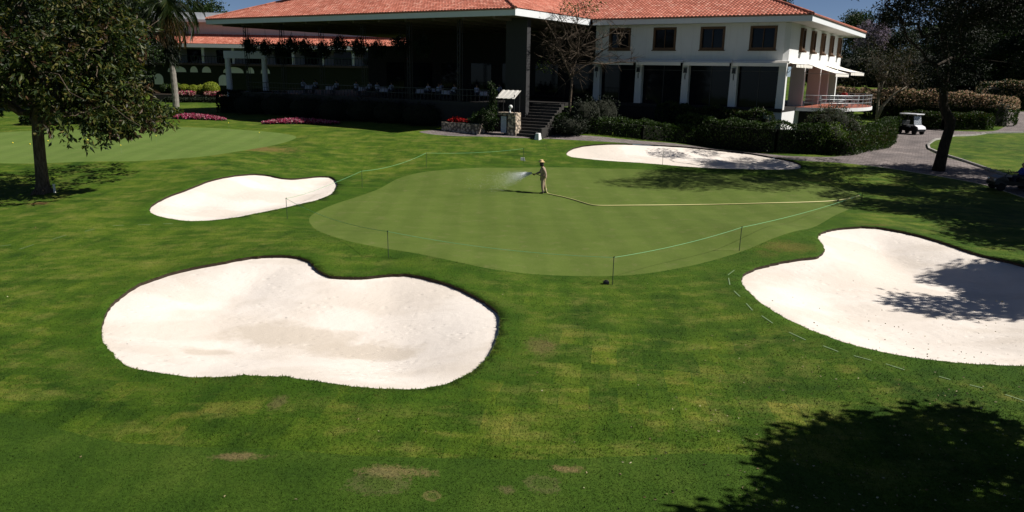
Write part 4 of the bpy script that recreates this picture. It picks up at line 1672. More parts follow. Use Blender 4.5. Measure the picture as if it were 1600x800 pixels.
# hose
hp = [wp + tip + (-.05, 0, -.005), wp + tip + (.06, .02, -.02), wp + np.array([-.15, .02, .94]), wp + np.array([.08, -.2, .86]), wp + np.array([.10, -.25, .72]), wp + np.array([.13, -.26, .45]), wp + np.array([.17, -.25, .18])]
for p in [(857, 303.5), (868, 306), (880, 308.5), (895, 312.5), (910, 317), (922, 320.5), (935, 322), (960, 322), (1000, 321.6), (1050, 321.2), (1100, 320.6), (1150, 319.6), (1200, 318.2), (1250, 317), (1290, 315.5), (1315, 313), (1330, 310.5), (1342, 306.5)]:
    q = pg(*p)
    hp.append(q + np.array([0, 0, .03]))
ho = MB()
H2 = [hp[0]]
for i in range(len(hp) - 1):
    p0, p1, p2, p3 = hp[max(i - 1, 0)], hp[i], hp[i + 1], hp[min(i + 2, len(hp) - 1)]
    for j in range(1, 7):
        t = j / 6
        q = .5 * ((2 * p1) + (-p0 + p2) * t + (2 * p0 - 5 * p1 + 4 * p2 - p3) * t * t + (-p0 + 3 * p1 - 3 * p2 + p3) * t ** 3)
        q[2] = max(q[2], gz(q[0], q[1]) + .026)
        H2.append(q)
ho.tube(H2, .028, 8)
tag(ho.build('garden_hose', plain('pale_yellow_hose', (.55, .50, .22), .5, .1, 4, 0), smooth=True), 'long pale yellow hose running across the green to the greenkeeper', 'hose')
# spray: droplets
R3 = np.random.default_rng(3)
n = 15000
s_ = np.clip(R3.exponential(.24, n), 0, 1.4)
L = 2.4 * s_
dn = -(.02 + .50 * R3.random(n) ** 1.3) + R3.normal(size=n) * .05
rr = R3.normal(size=n) * .22
tipw = wp + tip + np.array([-.2, 0, 0])
X = tipw[0] - L * (1 + R3.normal(size=n) * .06)
Y = tipw[1] + rr * (L + .12)
Z = tipw[2] + dn * (L + .05) + R3.normal(size=n) * .05 * (.3 + s_) - .02 * L ** 2 + .05
gzz = g(X, Y)
ok = Z > gzz + .01
P = np.stack([X, Y, Z], 1)[ok]
k = len(P)
sz = (.0035 + .004 * R3.random(k))[:, None]
d1 = R3.normal(size=(k, 3)); d1 /= np.linalg.norm(d1, axis=1, keepdims=True)
d2 = np.cross(d1, R3.normal(size=(k, 3))); d2 /= np.linalg.norm(d2, axis=1, keepdims=True)
d3 = np.cross(d1, d2)
V = np.stack([P + d1 * sz, P - d1 * sz * .5 + d2 * sz, P - d1 * sz * .5 - d2 * sz * .5 + d3 * sz, P - d1 * sz * .5 - d2 * sz * .5 - d3 * sz], 1).reshape(-1, 3)
b4 = (np.arange(k) * 4)[:, None]
Fc = np.concatenate([b4 + [0, 1, 2], b4 + [0, 2, 3], b4 + [0, 3, 1], b4 + [1, 3, 2]], 0)
m = MB()
m.leaves(V, Fc)
wm = NT('water_drops')
wm.done((.85, .88, .92), .2, None, .5)
sp = link('water_spray', m.mesh('water_spray', [wm.m]))
tag(sp, 'white fan of water spraying from the hose nozzle over the green', 'water spray', kind='thing')

# a seated figure shared by the terrace
seat = thing('person', (0, 0, 0), 'seated diner in a pale shirt in the shade of the terrace', 'person', 0, 'diners seated in the shaded terrace')
JS = dict(pelvis=(0, 0, .55), chest=(.0, 0, .88), neck=(0, 0, 1.06), head=(0, -.03, 1.22), shl=(.19, 0, .98), ell=(.24, -.12, .75), wrl=(.14, -.34, .76), shr=(-.19, 0, .98), elr=(-.24, -.12, .75), wrr=(-.14, -.34, .76),
          hipl=(.1, -.02, .52), knl=(.12, -.42, .5), anl=(.12, -.40, .09), hipr=(-.1, -.02, .52), knr=(-.12, -.42, .5), anr=(-.12, -.40, .09))
make_person(seat, JS, 'palecloth', 'jean', None, False, (0, -1, 0), True, grips=(False, False))
DC = make_chair('dark slat chair under a diner in the shaded terrace', 'chairs under the diners')
for c in children(DC):
    c.data = c.data.copy()
    c.data.materials.clear()
    c.data.materials.append(M['shadewood'])
first = True
for i, (x, y) in enumerate(SPOTS[:9]):
    for sgn in ((1, -1) if i in (0, 1, 3, 4, 6) else (1,)):
        o = seat if first else copy_tree(seat)
        c = DC if first else copy_tree(DC)
        first = False
        xx, yy = x + .78 * sgn, y + .1 * sgn
        rz = -ANG - sgn * math.pi / 2
        o.location = W(xx, yy, .001)
        o.rotation_euler = (0, 0, rz)
        c.location = W(xx, yy, .001)
        c.rotation_euler = (0, 0, rz)
rd = copy_tree(seat, 'seated person in red at the far end of the round terrace')
rd.location = W(1.9, 15.2, .004)
rd.rotation_euler = (0, 0, -.6)
del rd['group']
for c in children(rd):
    if c.name.startswith('shirt'):
        c.data = c.data.copy()
        c.data.materials.clear()
        c.data.materials.append(M['redcloth'])
o = copy_tree(CH, 'steel slat chair under the person in red on the round terrace')
o.location = W(1.9, 15.2, .003)
o.rotation_euler = (0, 0, -.6)
del o['group']


# ------------------------------------------------------------------ vehicles
def wheel(parent, x, y, r, w):
    t = MB()
    t.lathe([(r * .55, -w / 2), (r * .92, -w / 2), (r, -w * .3), (r, w * .3), (r * .92, w / 2), (r * .55, w / 2)], n=20)
    o = t.build('wheel', M['rubber'], parent, smooth=False)
    o.location = (x, y, r)
    o.rotation_euler = (math.pi / 2, 0, 0)
    MB().lathe([(.03, -w * .42), (r * .6, -w * .42), (r * .6, w * .42), (.03, w * .46)], n=16).build('rim', M['steel'], o)


def golf_cart(name, loc, rz, label, bodymat, roofmat, roof=True):
    """nose along +x"""
    c = thing(name, loc, label, 'golf cart', rz)
    m = MB()
    prof = [(-1.15, .34), (-1.15, .72), (-.55, .78), (-.45, .42), (.35, .36), (.55, .78), (.75, .86), (1.1, .72), (1.2, .5), (1.18, .3)]
    n_ = len(prof)
    vs = [(x, -.55, z) for x, z in prof] + [(x, .55, z) for x, z in prof]
    m.add(vs, [tuple(range(n_)), tuple(range(2 * n_ - 1, n_ - 1, -1))] + [(i, (i + 1) % n_, n_ + (i + 1) % n_, n_ + i) for i in range(n_)])
    m.build('body', bodymat, c, bevel=.05)
    MB().box((-.42, 0, .78), (.5, 1.0, .14)).build('seat', M['black'], c, bevel=.03)
    MB().box((-.68, 0, 1.05), (.1, 1.0, .42)).build('seat_back', M['black'], c, bevel=.03)
    MB().tube([(.62, .25, .8), (.38, .25, 1.05)], .02, 6).build('steering_column', M['black'], c)
    s_ = MB()
    s_.tube([(.37 + .06 * math.cos(t), .25 + .17 * math.sin(t), 1.06 + .15 * math.cos(t)) for t in np.linspace(0, 2 * math.pi, 15)], .014, 6)
    s_.build('steering_wheel', M['black'], c)
    for x in (-.78, .82):
        for y in (-.5, .5):
            wheel(c, x, y, .23, .2)
    for y in (-.38, .38):
        h = MB().ball((1.14, y, .62), (.05, .09, .06), 8).build('headlight', M['white'], c, smooth=True)
    if roof:
        MB().add([(.74, -.5, .885), (.74, .5, .885), (1.12, .5, .745), (1.12, -.5, .745), (1.225, .5, .52), (1.225, -.5, .52), (.74, -.5, .86), (.74, .5, .86), (1.1, .5, .5), (1.1, -.5, .5)],
                 [(0, 1, 2, 3), (3, 2, 4, 5), (6, 9, 8, 7), (0, 3, 5, 9, 6), (1, 7, 8, 4, 2), (0, 6, 7, 1), (5, 4, 8, 9)]).build('front_cowl', M['cartwhite'], c, bevel=.012)
        p = MB()
        for y in (-.5, .5):
            p.tube([(.72, y, .8), (.5, y * .96, 1.82)], .02, 6)
            p.tube([(-.95, y, .7), (-.85, y * .96, 1.82)], .02, 6)
        p.build('roof_post', M['black'], c)
        r_ = MB()
        r_.prism([(-1.05, -.52), (-.95, -.6), (.75, -.6), (.85, -.5), (.85, .5), (.75, .6), (-.95, .6), (-1.05, .52)], 1.82, 1.92)
        r_.build('roof', roofmat, c, bevel=.03)
        w = MB()
        w.add([(.70, -.48, .9), (.70, .48, .9), (.53, .46, 1.7), (.53, -.46, 1.7)], [(0, 1, 2, 3)])
        o = w.build('windscreen', M['screen'], c)
        o.modifiers.new('t', 'SOLIDIFY').thickness = .008
    return c


t = NT('clear_windscreen')
t.done((.8, .85, .9), .05)
t.b.inputs['Transmission Weight'].default_value = .75
M['screen'] = t.m
M['cartwhite'] = plain('white_cart_paint', (.70, .71, .74), .35, .05, 4, 0, .5)
M['cartdark'] = plain('dark_cart_paint', (.012, .013, .018), .4, .1, 4, 0, .5)
q = pg(1422, 209.5)
golf_cart('golf_cart', tuple(q + np.array([0, 0, .004])), math.radians(-68), 'white roofed golf cart parked on the path beside the dark hedge', M['cartdark'], M['cartwhite'])
q = pg(1580, 297)
dc = golf_cart('utility_cart', tuple(q), math.radians(172), 'dark open utility cart at the path edge under the trees', M['cartdark'], M['cartdark'], roof=False)
dc['category'] = 'utility cart'
b_ = MB()
b_.box((-1.55, 0, .62), (1.3, 1.15, .1))
for y in (-.55, .55):
    b_.box((-1.55, y, .8), (1.3, .04, .3))
b_.box((-2.18, 0, .8), (.04, 1.1, .3))
b_.build('cargo_bed', M['cartdark'], dc, bevel=.01)
MB().box((-1.55, -.575, .8), (.6, .01, .1)).build('reflector', M['white'], dc)
drv = copy_tree(seat, 'cart driver in a blue shirt and pale cap seated in the dark cart')
del drv['group']
drv.location = q + np.array([.42, -.1, .27])
drv.rotation_euler = (0, 0, math.radians(172 + 90))
for c in children(drv):
    if c.name.startswith('shirt'):
        c.data = c.data.copy()
        c.data.materials.clear()
        c.data.materials.append(M['bluecloth'])
    if c.name.startswith('hair'):
        c.data = c.data.copy()
        c.data.materials.clear()
        c.data.materials.append(M['straw'])
        c.name = 'cap'

# ------------------------------------------------------------------ rope and stakes
STAKES = [((607, 402), 'thin green stake at the front of the green, above the kidney-shaped bunker'), ((957, 445), 'thin green stake beside the small black box'),
          ((1155, 392), 'thin green stake left of the bare brown patch by the shaded bunker'), ((449, 342), 'thin dark stake in front of the far left bunker'),
          ((566, 293), 'thin dark stake between the far left bunker and the green'), ((666, 262), 'thin dark stake at the back left edge of the green'),
          ((818, 254), 'thin dark stake with a small white sign behind the greenkeeper'), ((1035, 259), 'thin pale stake in front of the narrow back bunker'), ((1345, 320), 'thin green stake where hose and rope meet in tree shade')]
M['stake'] = plain('green_stake', (.03, .05, .03), .6, .2, 10, 0)
M['rope'] = plain('green_rope', (.17, .42, .21), .7, .1, 20, 0)
tops = []
for i, (p, lab) in enumerate(STAKES):
    q = pg(*p)
    o = thing('rope_stake', tuple(q), lab, 'stake', 0, 'stakes carrying the rope round the green')
    tl = (.012 * (i % 3 - 1), .01 * (i % 2), .93)
    MB().tube([(0, 0, -.1), tl], .013, 6).build('rod', M['stake'], o)
    MB().tube([(tl[0] - .02, tl[1], tl[2] - .03), (tl[0] + .025, tl[1] - .02, tl[2] - .01), (tl[0] + .02, tl[1] + .02, tl[2])], .01, 5).build('hook', M['stake'], o)
    tops.append(q + np.array([*tl[:2], tl[2] - .03]))
rp = MB()


def span(a, b, sag, k=14, ground=False):
    pts = []
    for i in range(k + 1):
        t = i / k
        p = a * (1 - t) + b * t
        p = p - np.array([0, 0, sag * 4 * t * (1 - t)])
        p[2] = max(p[2], gz(p[0], p[1]) + .02)
        pts.append(p)
    rp.tube(pts, .0072, 5)


end = pg(1345, 305) + np.array([0, 0, .03])
lend = pg(500, 352) + np.array([0, 0, .05])
span(tops[0], tops[1], .16)
span(tops[1], tops[2], .10)
span(tops[2], end, .12)
span(tops[0], tops[3], .22)
span(tops[3], pg(505, 300) + np.array([0, 0, .25]), .05)
span(pg(505, 300) + np.array([0, 0, .25]), tops[4], .02)
span(tops[4], tops[5], .2)
span(tops[5], tops[6], .12)
tag(rp.build('rope', M['rope']), 'thin green rope strung between stakes round the putting green', 'rope')
q = pg(817, 251.5)
sg = thing('small_sign', tuple(q + np.array([-.0, -.05, 0])), 'small white plastic sign at a stake behind the green', 'sign')
MB().box((-.02, 0, .13), (.26, .03, .2)).build('panel', M['white'], sg, bevel=.005)
MB().box((.12, .03, .02), (.08, .06, .12)).build('foot', M['steel'], sg, bevel=.005)
q = pg(947, 443.5)
bx = thing('sprinkler_box', tuple(q), 'small black box on the grass beside a thin stake', 'box')
MB().box((0, 0, .05), (.2, .14, .1), top=.85).build('case', M['black'], bx, bevel=.012)
MB().lathe([(.05, 0), (.05, .02), (.02, .03)], (0, 0, .1), 10).build('cap', M['rubber'], bx)
# practice-green markers and balls
M['yel'] = plain('yellow_plastic', (.75, .60, .05), .5, .05, 5, 0)
for p, h, lab in (((190, 240), .5, 'thin practice flag stick with a yellow ball top, nearest the tree trunk'), ((358, 205), .62, 'thin practice flag stick with yellow top at the far edge by the flower bed'),
                  ((406, 221), .62, 'thin practice flag stick with yellow top near the tip of the practice green'), ((245, 224), .5, 'thin pale practice flag stick below the hanging leaves')):
    q = pg(*p)
    o = thing('practice_flag', tuple(q), lab, 'flag stick', 0, 'flag sticks on the practice green')
    MB().tube([(0, 0, -.02), (0, 0, h)], .005, 6).build('rod', M['paint'], o)
    MB().ball((0, 0, h), (.03, .03, .04), 6).build('ball_top', M['yel'], o)
first = None
for p in ((107, 223), (125, 219.5), (131, 219), (137, 219.3), (47, 226), (75, 221), (20, 224)):
    q = pg(*p)
    if first is None:
        me = MB().ball((0, 0, .04), .043, 6).mesh('golf_ball', [M['yel']], True)
    o = link('golf_ball', me)
    first = o
    o.location = q
    tag(o, 'yellow practice golf ball lying on the practice green', 'golf ball', 'golf balls on the practice green')

# grass blades on the near lawn and hanging over the bunker lips
def fast_mesh(name, V, nper, mats, mi=None):
    n = len(V) // nper
    me = bpy.data.meshes.new(name)
    me.vertices.add(len(V))
    me.vertices.foreach_set('co', V.astype(np.float32).ravel())
    me.loops.add(n * nper)
    me.loops.foreach_set('vertex_index', np.arange(n * nper, dtype=np.int32))
    me.polygons.add(n)
    me.polygons.foreach_set('loop_start', np.arange(0, n * nper, nper, dtype=np.int32))
    for m_ in mats:
        me.materials.append(m_)
    if mi is not None:
        me.polygons.foreach_set('material_index', mi.astype(np.int32))
    me.update(calc_edges=True)
    return me


def inside(P, loop):
    x, y = P[:, 0], P[:, 1]
    r = np.zeros(len(P), bool)
    A, B = loop, np.roll(loop, -1, 0)
    for (x0, y0), (x1, y1) in zip(A, B):
        c = ((y0 > y) != (y1 > y))
        if c.any():
            r ^= c & (x < (x1 - x0) * (y - y0) / (y1 - y0 + 1e-12) + x0)
    return r


RG = np.random.default_rng(77)
N = 260000
yy = 1 / RG.uniform(1 / 30.0, 1 / 8.0, N)
xx = RG.uniform(-.84, .84, N) * yy
Q = np.stack([xx, yy], 1)
bad = np.zeros(N, bool)
for k in ('front', 'left', 'right', 'green'):
    bad |= inside(Q, LOOPS[k])
Q = Q[~bad]
fw_ = inside(Q, LOOPS['fairway'])
n = len(Q)
hgt = np.where(fw_, .016, .026) * RG.uniform(.6, 1.5, n)
lean = RG.normal(size=(n, 2)) * hgt[:, None] * .6
w_ = RG.normal(size=(n, 2))
w_ = w_ / np.linalg.norm(w_, axis=1, keepdims=True) * (.0045 + .0055 * RG.random(n))[:, None]
z_ = g(Q[:, 0], Q[:, 1])
rd_ = np.minimum(seg_dist(Q, LOOPS['front'][::3]), seg_dist(Q, LOOPS['right'][::3]))
z_ = z_ + .05 * np.exp(-(rd_ / .55) ** 2)
V = np.stack([np.column_stack([Q - w_, z_ - .003]), np.column_stack([Q + w_, z_ - .003]), np.column_stack([Q + lean, z_ + hgt])], 1).reshape(-1, 3)
MI = fw_.astype(int)
for k, dens in (('front', 120), ('right', 110), ('left', 60), ('back', 40)):
    A = LOOPS[k]
    B = np.roll(A, -1, 0)
    Ls = np.linalg.norm(B - A, axis=1)
    m_ = int(Ls.sum() * dens)
    i_ = RG.choice(len(A), m_, p=Ls / Ls.sum())
    t_ = RG.random(m_)[:, None]
    d_ = (B - A)[i_] / Ls[i_][:, None]
    inn = np.stack([-d_[:, 1], d_[:, 0]], 1)
    clump = .5 + .5 * np.sin(i_ * 1.9) * np.sin(i_ * .61 + 1)
    p_ = A[i_] + (B - A)[i_] * t_ - inn * RG.uniform(-.01, .05, m_)[:, None]
    ln_ = RG.uniform(.025, .075, m_) * (.5 + .8 * clump)
    zz_ = g(p_[:, 0], p_[:, 1]) + .05
    ww_ = d_ * (.006 + .008 * RG.random(m_))[:, None]
    tip_ = p_ + inn * (ln_ * RG.uniform(.3, 1.0, m_))[:, None] + RG.normal(size=(m_, 2)) * .015
    V2 = np.stack([np.column_stack([p_ - ww_, zz_ - .004]), np.column_stack([p_ + ww_, zz_ - .004]), np.column_stack([tip_, zz_ + ln_ * RG.uniform(-.35, .55, m_)])], 1).reshape(-1, 3)
    V = np.concatenate([V, V2])
    MI = np.concatenate([MI, np.zeros(m_, int)])
o = link('grass', fast_mesh('grass', V, 3, [M['lawn'], M['fairway']], MI))
o['kind'] = 'stuff'

# fallen leaves
R4 = np.random.default_rng(21)
n = 5200
px = R4.uniform(0, 1600, n)
py = R4.uniform(300, 800, n)
keep = R4.random(n) < (.02 + .98 * sst(750, 1450, px) * sst(420, 560, py)) * .5
pts = np.array([pg(a, b) for a, b in zip(px[keep], py[keep])])
V, Fc = leafquads(pts + np.array([0, 0, .02]), R4.normal(size=pts.shape) * np.array([1, 1, .25]), .055, .034, R4)
m = MB()
m.leaves(V, Fc)
lm = NT('dry_fallen_leaf')
lm.done(lm.ramp(lm.island(), [(0, (.09, .06, .02)), (.6, (.20, .17, .08)), (1, (.42, .38, .25))]), .7)
o = link('fallen_leaves', m.mesh('fallen_leaves', [lm.m]))
o['kind'] = 'stuff'

# ------------------------------------------------------------------ trees
RT = np.random.default_rng(33)


def tree_root(name, loc, label, cat='tree', group=None):
    return thing(name, tuple(loc), label, cat, 0, group)


# broad-leaved tree on the left
q = pg(68, 301)
tr = tree_root('broadleaf_tree', q, 'large dark broadleaf tree with russet leaf tips beside the practice green')
m = MB()
m.tube([(.0, 0, -.1), (.02, 0, .12), (.02, 0, .5), (.03, .05, 1.6), (.12, 0, 2.8), (.3, 0, 4.0), (.4, .1, 5.2)], [.52, .37, .30, .265, .26, .28, .2], 14)
for k in range(6):
    t = k * 1.05
    m.tube([(math.cos(t) * .15, math.sin(t) * .15, .35), (math.cos(t) * .45, math.sin(t) * .45, .02), (math.cos(t) * .62, math.sin(t) * .62, -.12)], [.12, .09, .04], 7)
m.build('trunk', M['bark'], tr, smooth=True)
blobs = []
limbs = [((0, 0, 3.4), (4.6, .4, 5.2)), ((-.1, 0, 3.6), (3.6, -1.6, 4.0)), ((0, 0, 4.2), (3.2, 1.8, 7.5)), ((-.1, 0, 3.8), (-3.6, .5, 5.6)), ((0, 0, 4.2), (-2.5, -1.5, 8)), ((.1, .1, 5), (.6, .3, 9.5)), ((0, 0, 3.4), (1.8, -2.4, 6.2)), ((0, 0, 3.9), (-2.2, -2.2, 4.6)), ((0, 0, 3.9), (4.4, -.6, 7.2))]
lb = MB()
for a, b in limbs:
    pts = branch(lb, a, b, .13, .035, RT, .35, 7)
    for p in pts[3:]:
        e = np.array(p) + RT.normal(size=3) * np.array([1.1, 1.0, .8])
        branch(lb, p, e, .035, .012, RT, .3, 4, 5)
    blobs.append((np.array(b), np.array([2.0, 1.7, 1.5])))
lb.build('limb', M['bark'], tr, smooth=True)
blobs += [((1.6, 0, 5.6), (2.2, 2, 1.5)), ((2.8, -1, 6.6), (2.2, 1.6, 1.6)), ((-1, 0, 7), (2.6, 2, 2)), ((5.3, 0, 5.0), (1.3, 1.2, 1.2)), ((4.7, -.6, 3.9), (1.4, 1.1, .9)), ((3.4, -.6, 4.2), (1.5, 1.1, .8)), ((-3.2, -.4, 4.4), (2, 1.6, 1.1)), ((-5.2, 0, 6), (2, 2, 2)),
          ((-1.8, -.6, 4.9), (1.6, 1.4, .9)), ((1.2, -.8, 4.7), (1.5, 1.2, .8)), ((5.6, .4, 7.8), (1.6, 1.5, 1.6)), ((3, .5, 9.2), (2.2, 2, 1.8)), ((-3.5, 0, 9), (2.4, 2, 2)), ((0, 0, 10.6), (3, 2.4, 1.6)), ((5.6, 0, 6.2), (1.1, 1.2, 1.1))]
blobs = [(np.array(b, float), np.array(r, float)) for b, r in blobs]
for b, r in blobs:
    b[0] = min(b[0], 5.35 - r[0])
blobs += [(np.array(b, float), np.array(r, float)) for b, r in (((4.3, 3.6, 3.5), (1.2, 1.2, .6)), ((3.0, 4.6, 3.7), (1.3, 1.2, .7)), ((4.5, 2.0, 3.4), (1.0, 1.0, .5)), ((1.5, 3.5, 3.9), (1.4, 1.4, .7)))]
link('crown', crown_mesh(blobs, 2600, 8, .31, .125, [M['lf_mag'], M['lf_magred']], RT, .22, .35, 'crown', [.86, .14]), tr)
# low hanging sprays
sp_ = [((3.7, -.6, 3.0), (.35, .3, .3)), ((4.3, -.5, 3.15), (.4, .3, .25)), ((4.8, -.6, 3.1), (.35, .3, .25)), ((5.3, -.2, 3.7), (.45, .4, .5)), ((3.3, -.8, 3.4), (.5, .4, .3)), ((5.5, 0, 4.6), (.5, .4, .6))]
link('drooping_spray', crown_mesh([(np.array(a), np.array(b)) for a, b in sp_], 90, 8, .32, .12, [M['lf_mag'], M['lf_magred']], RT, .12, .8, 'crown', [.7, .3]), tr)
q2 = q + np.array([.62, -.1, 0])
st = thing('wooden_peg', tuple(q2), 'short pale peg standing at the foot of the broadleaf tree', 'peg')
MB().box((0, 0, .18), (.09, .06, .42)).build('shaft', M['cream'], st, bevel=.01)
MB().box((0, 0, .42), (.11, .08, .06)).build('head', M['cream'], st, bevel=.01)

# palm
q = at_depth(275, 165, 84.5)
q = np.array([q[0], q[1], gz(q[0], q[1])])
pt = tree_root('palm_tree', q, 'tall feather palm with grey trunk and dry hanging fronds', 'palm')
m = MB()
zz = np.linspace(-.2, 11.2, 40)
m.tube([(0.02 * math.sin(z), 0, z) for z in zz], [.36 - .012 * z + .012 * (i % 2) for i, z in enumerate(zz)], 12)
m.build('trunk', M['palmtrunk'], pt)


def frond(m, base, az, el, L, drop, rng, leafL, dens=30):
    pts = []
    p = np.array(base, float)
    e = el
    for i in range(13):
        pts.append(p.copy())
        p = p + np.array([math.cos(az) * math.cos(e), math.sin(az) * math.cos(e), math.sin(e)]) * L / 12
        e -= drop / 12
    m.tube(pts, [.045 * (1 - i / 13) + .008 for i in range(13)], 5)
    k = dens
    ts = np.linspace(.12, 1, k)
    for t in ts:
        f_ = t * 12
        i = min(int(f_), 11)
        p = pts[i] + (pts[i + 1] - pts[i]) * (f_ - i)
        tg = pts[i + 1] - pts[i]
        tg /= np.linalg.norm(tg)
        sd = np.cross(tg, (0, 0, 1))
        sd /= np.linalg.norm(sd) + 1e-6
        ll = leafL * (1 - .55 * abs(t - .4)) * rng.uniform(.85, 1.1)
        for s_ in (-1, 1):
            d = sd * s_ * .75 + tg * .55 + np.array([0, 0, -.55 + rng.normal() * .15])
            d /= np.linalg.norm(d)
            w = np.cross(d, tg)
            w = w / (np.linalg.norm(w) + 1e-6) * .035
            m.add([p - w, p + w, p + d * ll * .6 + w + (0, 0, -.03), p + d * ll + (0, 0, -.15 * ll), p + d * ll * .6 - w + (0, 0, -.03)], [(0, 1, 2, 3, 4)])


for k in range(26):
    m = MB()
    az = k * 2.4
    el = 1.25 - 1.5 * (k / 26)
    frond(m, (0, 0, 11.1 - .4 * k / 26), az, el, 4.6, 2.1, RT, 1.25)
    m.build('frond', M['lf_palm'], pt, normals=False)
for k in range(12):
    m = MB()
    frond(m, (0, 0, 10.6), k * 1.9, -.75 - .3 * RT.random(), 4.2, .9, RT, .9, 22)
    m.build('dry_frond', M['lf_dead'], pt, normals=False)
m = MB()
sk = []
P_ = np.stack([RT.normal(size=900) * .35, RT.normal(size=900) * .35, RT.uniform(5.0, 10.6, 900)], 1)
V, Fc = leafquads(P_, np.tile([0, 0, -1.0], (900, 1)) + RT.normal(size=(900, 3)) * .25, .9, .12, RT)
m.leaves(V, Fc)
link('dead_skirt', m.mesh('dead_skirt', [M['lf_dark']]), pt)


# tree with a leaning trunk on the right
q = pg(1466, 266)
lt = tree_root('leaning_tree', q, 'tall tree with a bent dark trunk standing at the path edge')
s = 49.7 / 1150
m = MB()
tp = [(1466, 266, .42), (1470, 250, .36), (1476, 225, .33), (1484, 200, .31), (1485, 188, .33), (1479, 178, .30), (1474, 165, .26), (1475, 140, .25), (1478, 110, .23), (1477, 80, .2), (1474, 50, .18)]
path = [(at_depth(a, b, q[1]) - q) for a, b, r in tp]
path[0][2] = -.15
m.tube(path, [r for _, _, r in tp], 12)
m.build('trunk', M['barkdark'], lt, smooth=True)
topp = np.array(path[-1])
lb = MB()
ends = [(-5.5, -2, 9.6), (-3.0, -4, 10.2), (1.5, -5, 11), (4, -1, 11), (-5, 1.5, 11.5), (0, 2.5, 13), (5.5, -4, 12.5), (-1.5, -3, 13), (3, 3, 12)]
blobs = []
for e in ends:
    st_ = path[7] if e[2] < 10.5 else topp
    pts = branch(lb, st_, e, .12, .04, RT, .45, 8)
    for p in pts[3:]:
        ee = np.array(p) + RT.normal(size=3) * np.array([1.4, 1.4, .9])
        branch(lb, p, ee, .04, .012, RT, .35, 4, 5)
        blobs.append((ee, np.array([1.0, 1.0, .7]) * RT.uniform(.8, 1.3)))
blobs += [(np.array(c, float), np.array(r, float)) for c, r in (((-4, -4.5, 13), (2.2, 2, 1.3)), ((-2.5, -6.5, 14), (2.4, 2, 1.3)), ((-1, -2.5, 14.5), (2.4, 2, 1.3)), ((.5, -6.5, 13.5), (2.4, 2, 1.3)), ((-5.5, -6.5, 14), (2.2, 1.6, 1.1)),
                                                              ((3, -5, 13), (2.4, 2.2, 1.4)), ((1, 1, 13), (2.2, 2, 1.2)))]
lb.build('limb', M['barkdark'], lt, smooth=True)
link('crown', crown_mesh(blobs, 7600, 6, .2, .08, [M['lf_dark']], RT, .3, .2), lt)

# thin brown-leaved tree by the round terrace
q = pg(1371, 196) + np.array([.8, 2.0, 0])
bt = tree_root('small_tree', q, 'slender pale-stemmed tree with sparse brown leaves beside the round terrace')
lb = MB()
stems = [[(0, 0, -.2), (-.05, 0, 1.5), (-.1, .1, 3.0), (-.35, 0, 4.4)], [(0, 0, .6), (.5, 0, 2.0), (1.6, .2, 3.2), (2.8, .1, 4.0)], [(-.1, .1, 3.0), (.25, .3, 4.3), (.6, .3, 5.6)]]
for p in stems:
    lb.tube(p, [.2, .16, .12, .08][:len(p)], 8)
lb.build('trunk', M['barkpale'], bt, smooth=True)
lb = MB()
blobs = []
for st_ in ((-.35, 0, 4.4), (2.8, .1, 4.0), (.6, .3, 5.6), (1.6, .2, 3.2), (-.1, .1, 3.2)):
    for k in range(7):
        e = np.array(st_) + np.array([RT.normal() * 2.0, RT.normal() * 1.6, RT.uniform(.6, 3.6)])
        pts = branch(lb, st_, e, .06, .015, RT, .4, 6, 5)
        blobs.append((e, np.array([.9, .8, .7])))
        for p in pts[2:]:
            branch(lb, p, np.array(p) + RT.normal(size=3) * .7, .02, .008, RT, .3, 3, 4)
lb.build('limb', M['bark'], bt)
link('crown', crown_mesh(blobs, 900, 4, .2, .09, [M['lf_brown'], M['lf_dark']], RT, .5, .2, 'crown', [.6, .4]), bt)

# leafless tree before the clubhouse
q = at_depth(891, 192, 59.5)
q = np.array([q[0], q[1], gz(q[0], q[1])])
bare = tree_root('bare_tree', q, 'nearly leafless grey tree in front of the clubhouse inner corner')
lb = MB()
rb = np.random.default_rng(9)
k59 = 59.5 / 1150


def pxp(px, py, dy=0.0):
    return at_depth(px, py, 59.5 + dy) - q


lb.tube([(0, 0, -.2), pxp(890, 165), pxp(892, 145), pxp(894, 122)], [.16, .12, .10, .085], 8)
lb.build('trunk', M['bark'], bare, smooth=True)
tw = MB()
mains = [((893, 122), [(884, 100), (876, 82), (868, 60), (856, 38), (850, 30)]), ((894, 122), [(896, 105), (902, 88), (908, 72), (918, 50), (930, 30)]), ((893, 124), [(886, 105), (882, 92), (862, 88), (850, 98)]),
         ((902, 88), [(890, 70), (884, 55), (880, 38), (872, 20)]), ((894, 118), [(920, 98), (940, 80), (955, 72), (975, 62)]), ((908, 72), [(925, 66), (950, 55), (968, 42)]), ((882, 92), [(870, 75), (858, 66), (848, 62)]),
         ((902, 88), [(905, 60), (900, 42), (905, 20)]), ((920, 98), [(945, 100), (970, 97), (990, 98)])]
blobs = []
for st_, ps in mains:
    dy = rb.normal() * 1.0
    pts = [pxp(*st_)] + [pxp(*p, dy * (i + 1) / len(ps)) for i, p in enumerate(ps)]
    tw.tube(pts, [.055 * (1 - i / (len(pts))) + .014 for i in range(len(pts))], 6)
    for i in range(1, len(pts)):
        for j in range(5):
            t = rb.random()
            p = pts[i - 1] * (1 - t) + pts[i] * t
            d = rb.normal(size=3) * np.array([.8, .8, .6]) + np.array([0, 0, .35])
            e = p + d
            mid = (p + e) / 2 + rb.normal(size=3) * .12
            tw.tube([p, mid, e], [.024, .018, .009], 4)
            for _ in range(4):
                u = e + rb.normal(size=3) * .4
                tw.tube([mid, (mid + u) / 2 + rb.normal(size=3) * .05, u], [.013, .010, .006], 4)
            blobs.append(e)
tw.build('twig', M['bark'], bare)
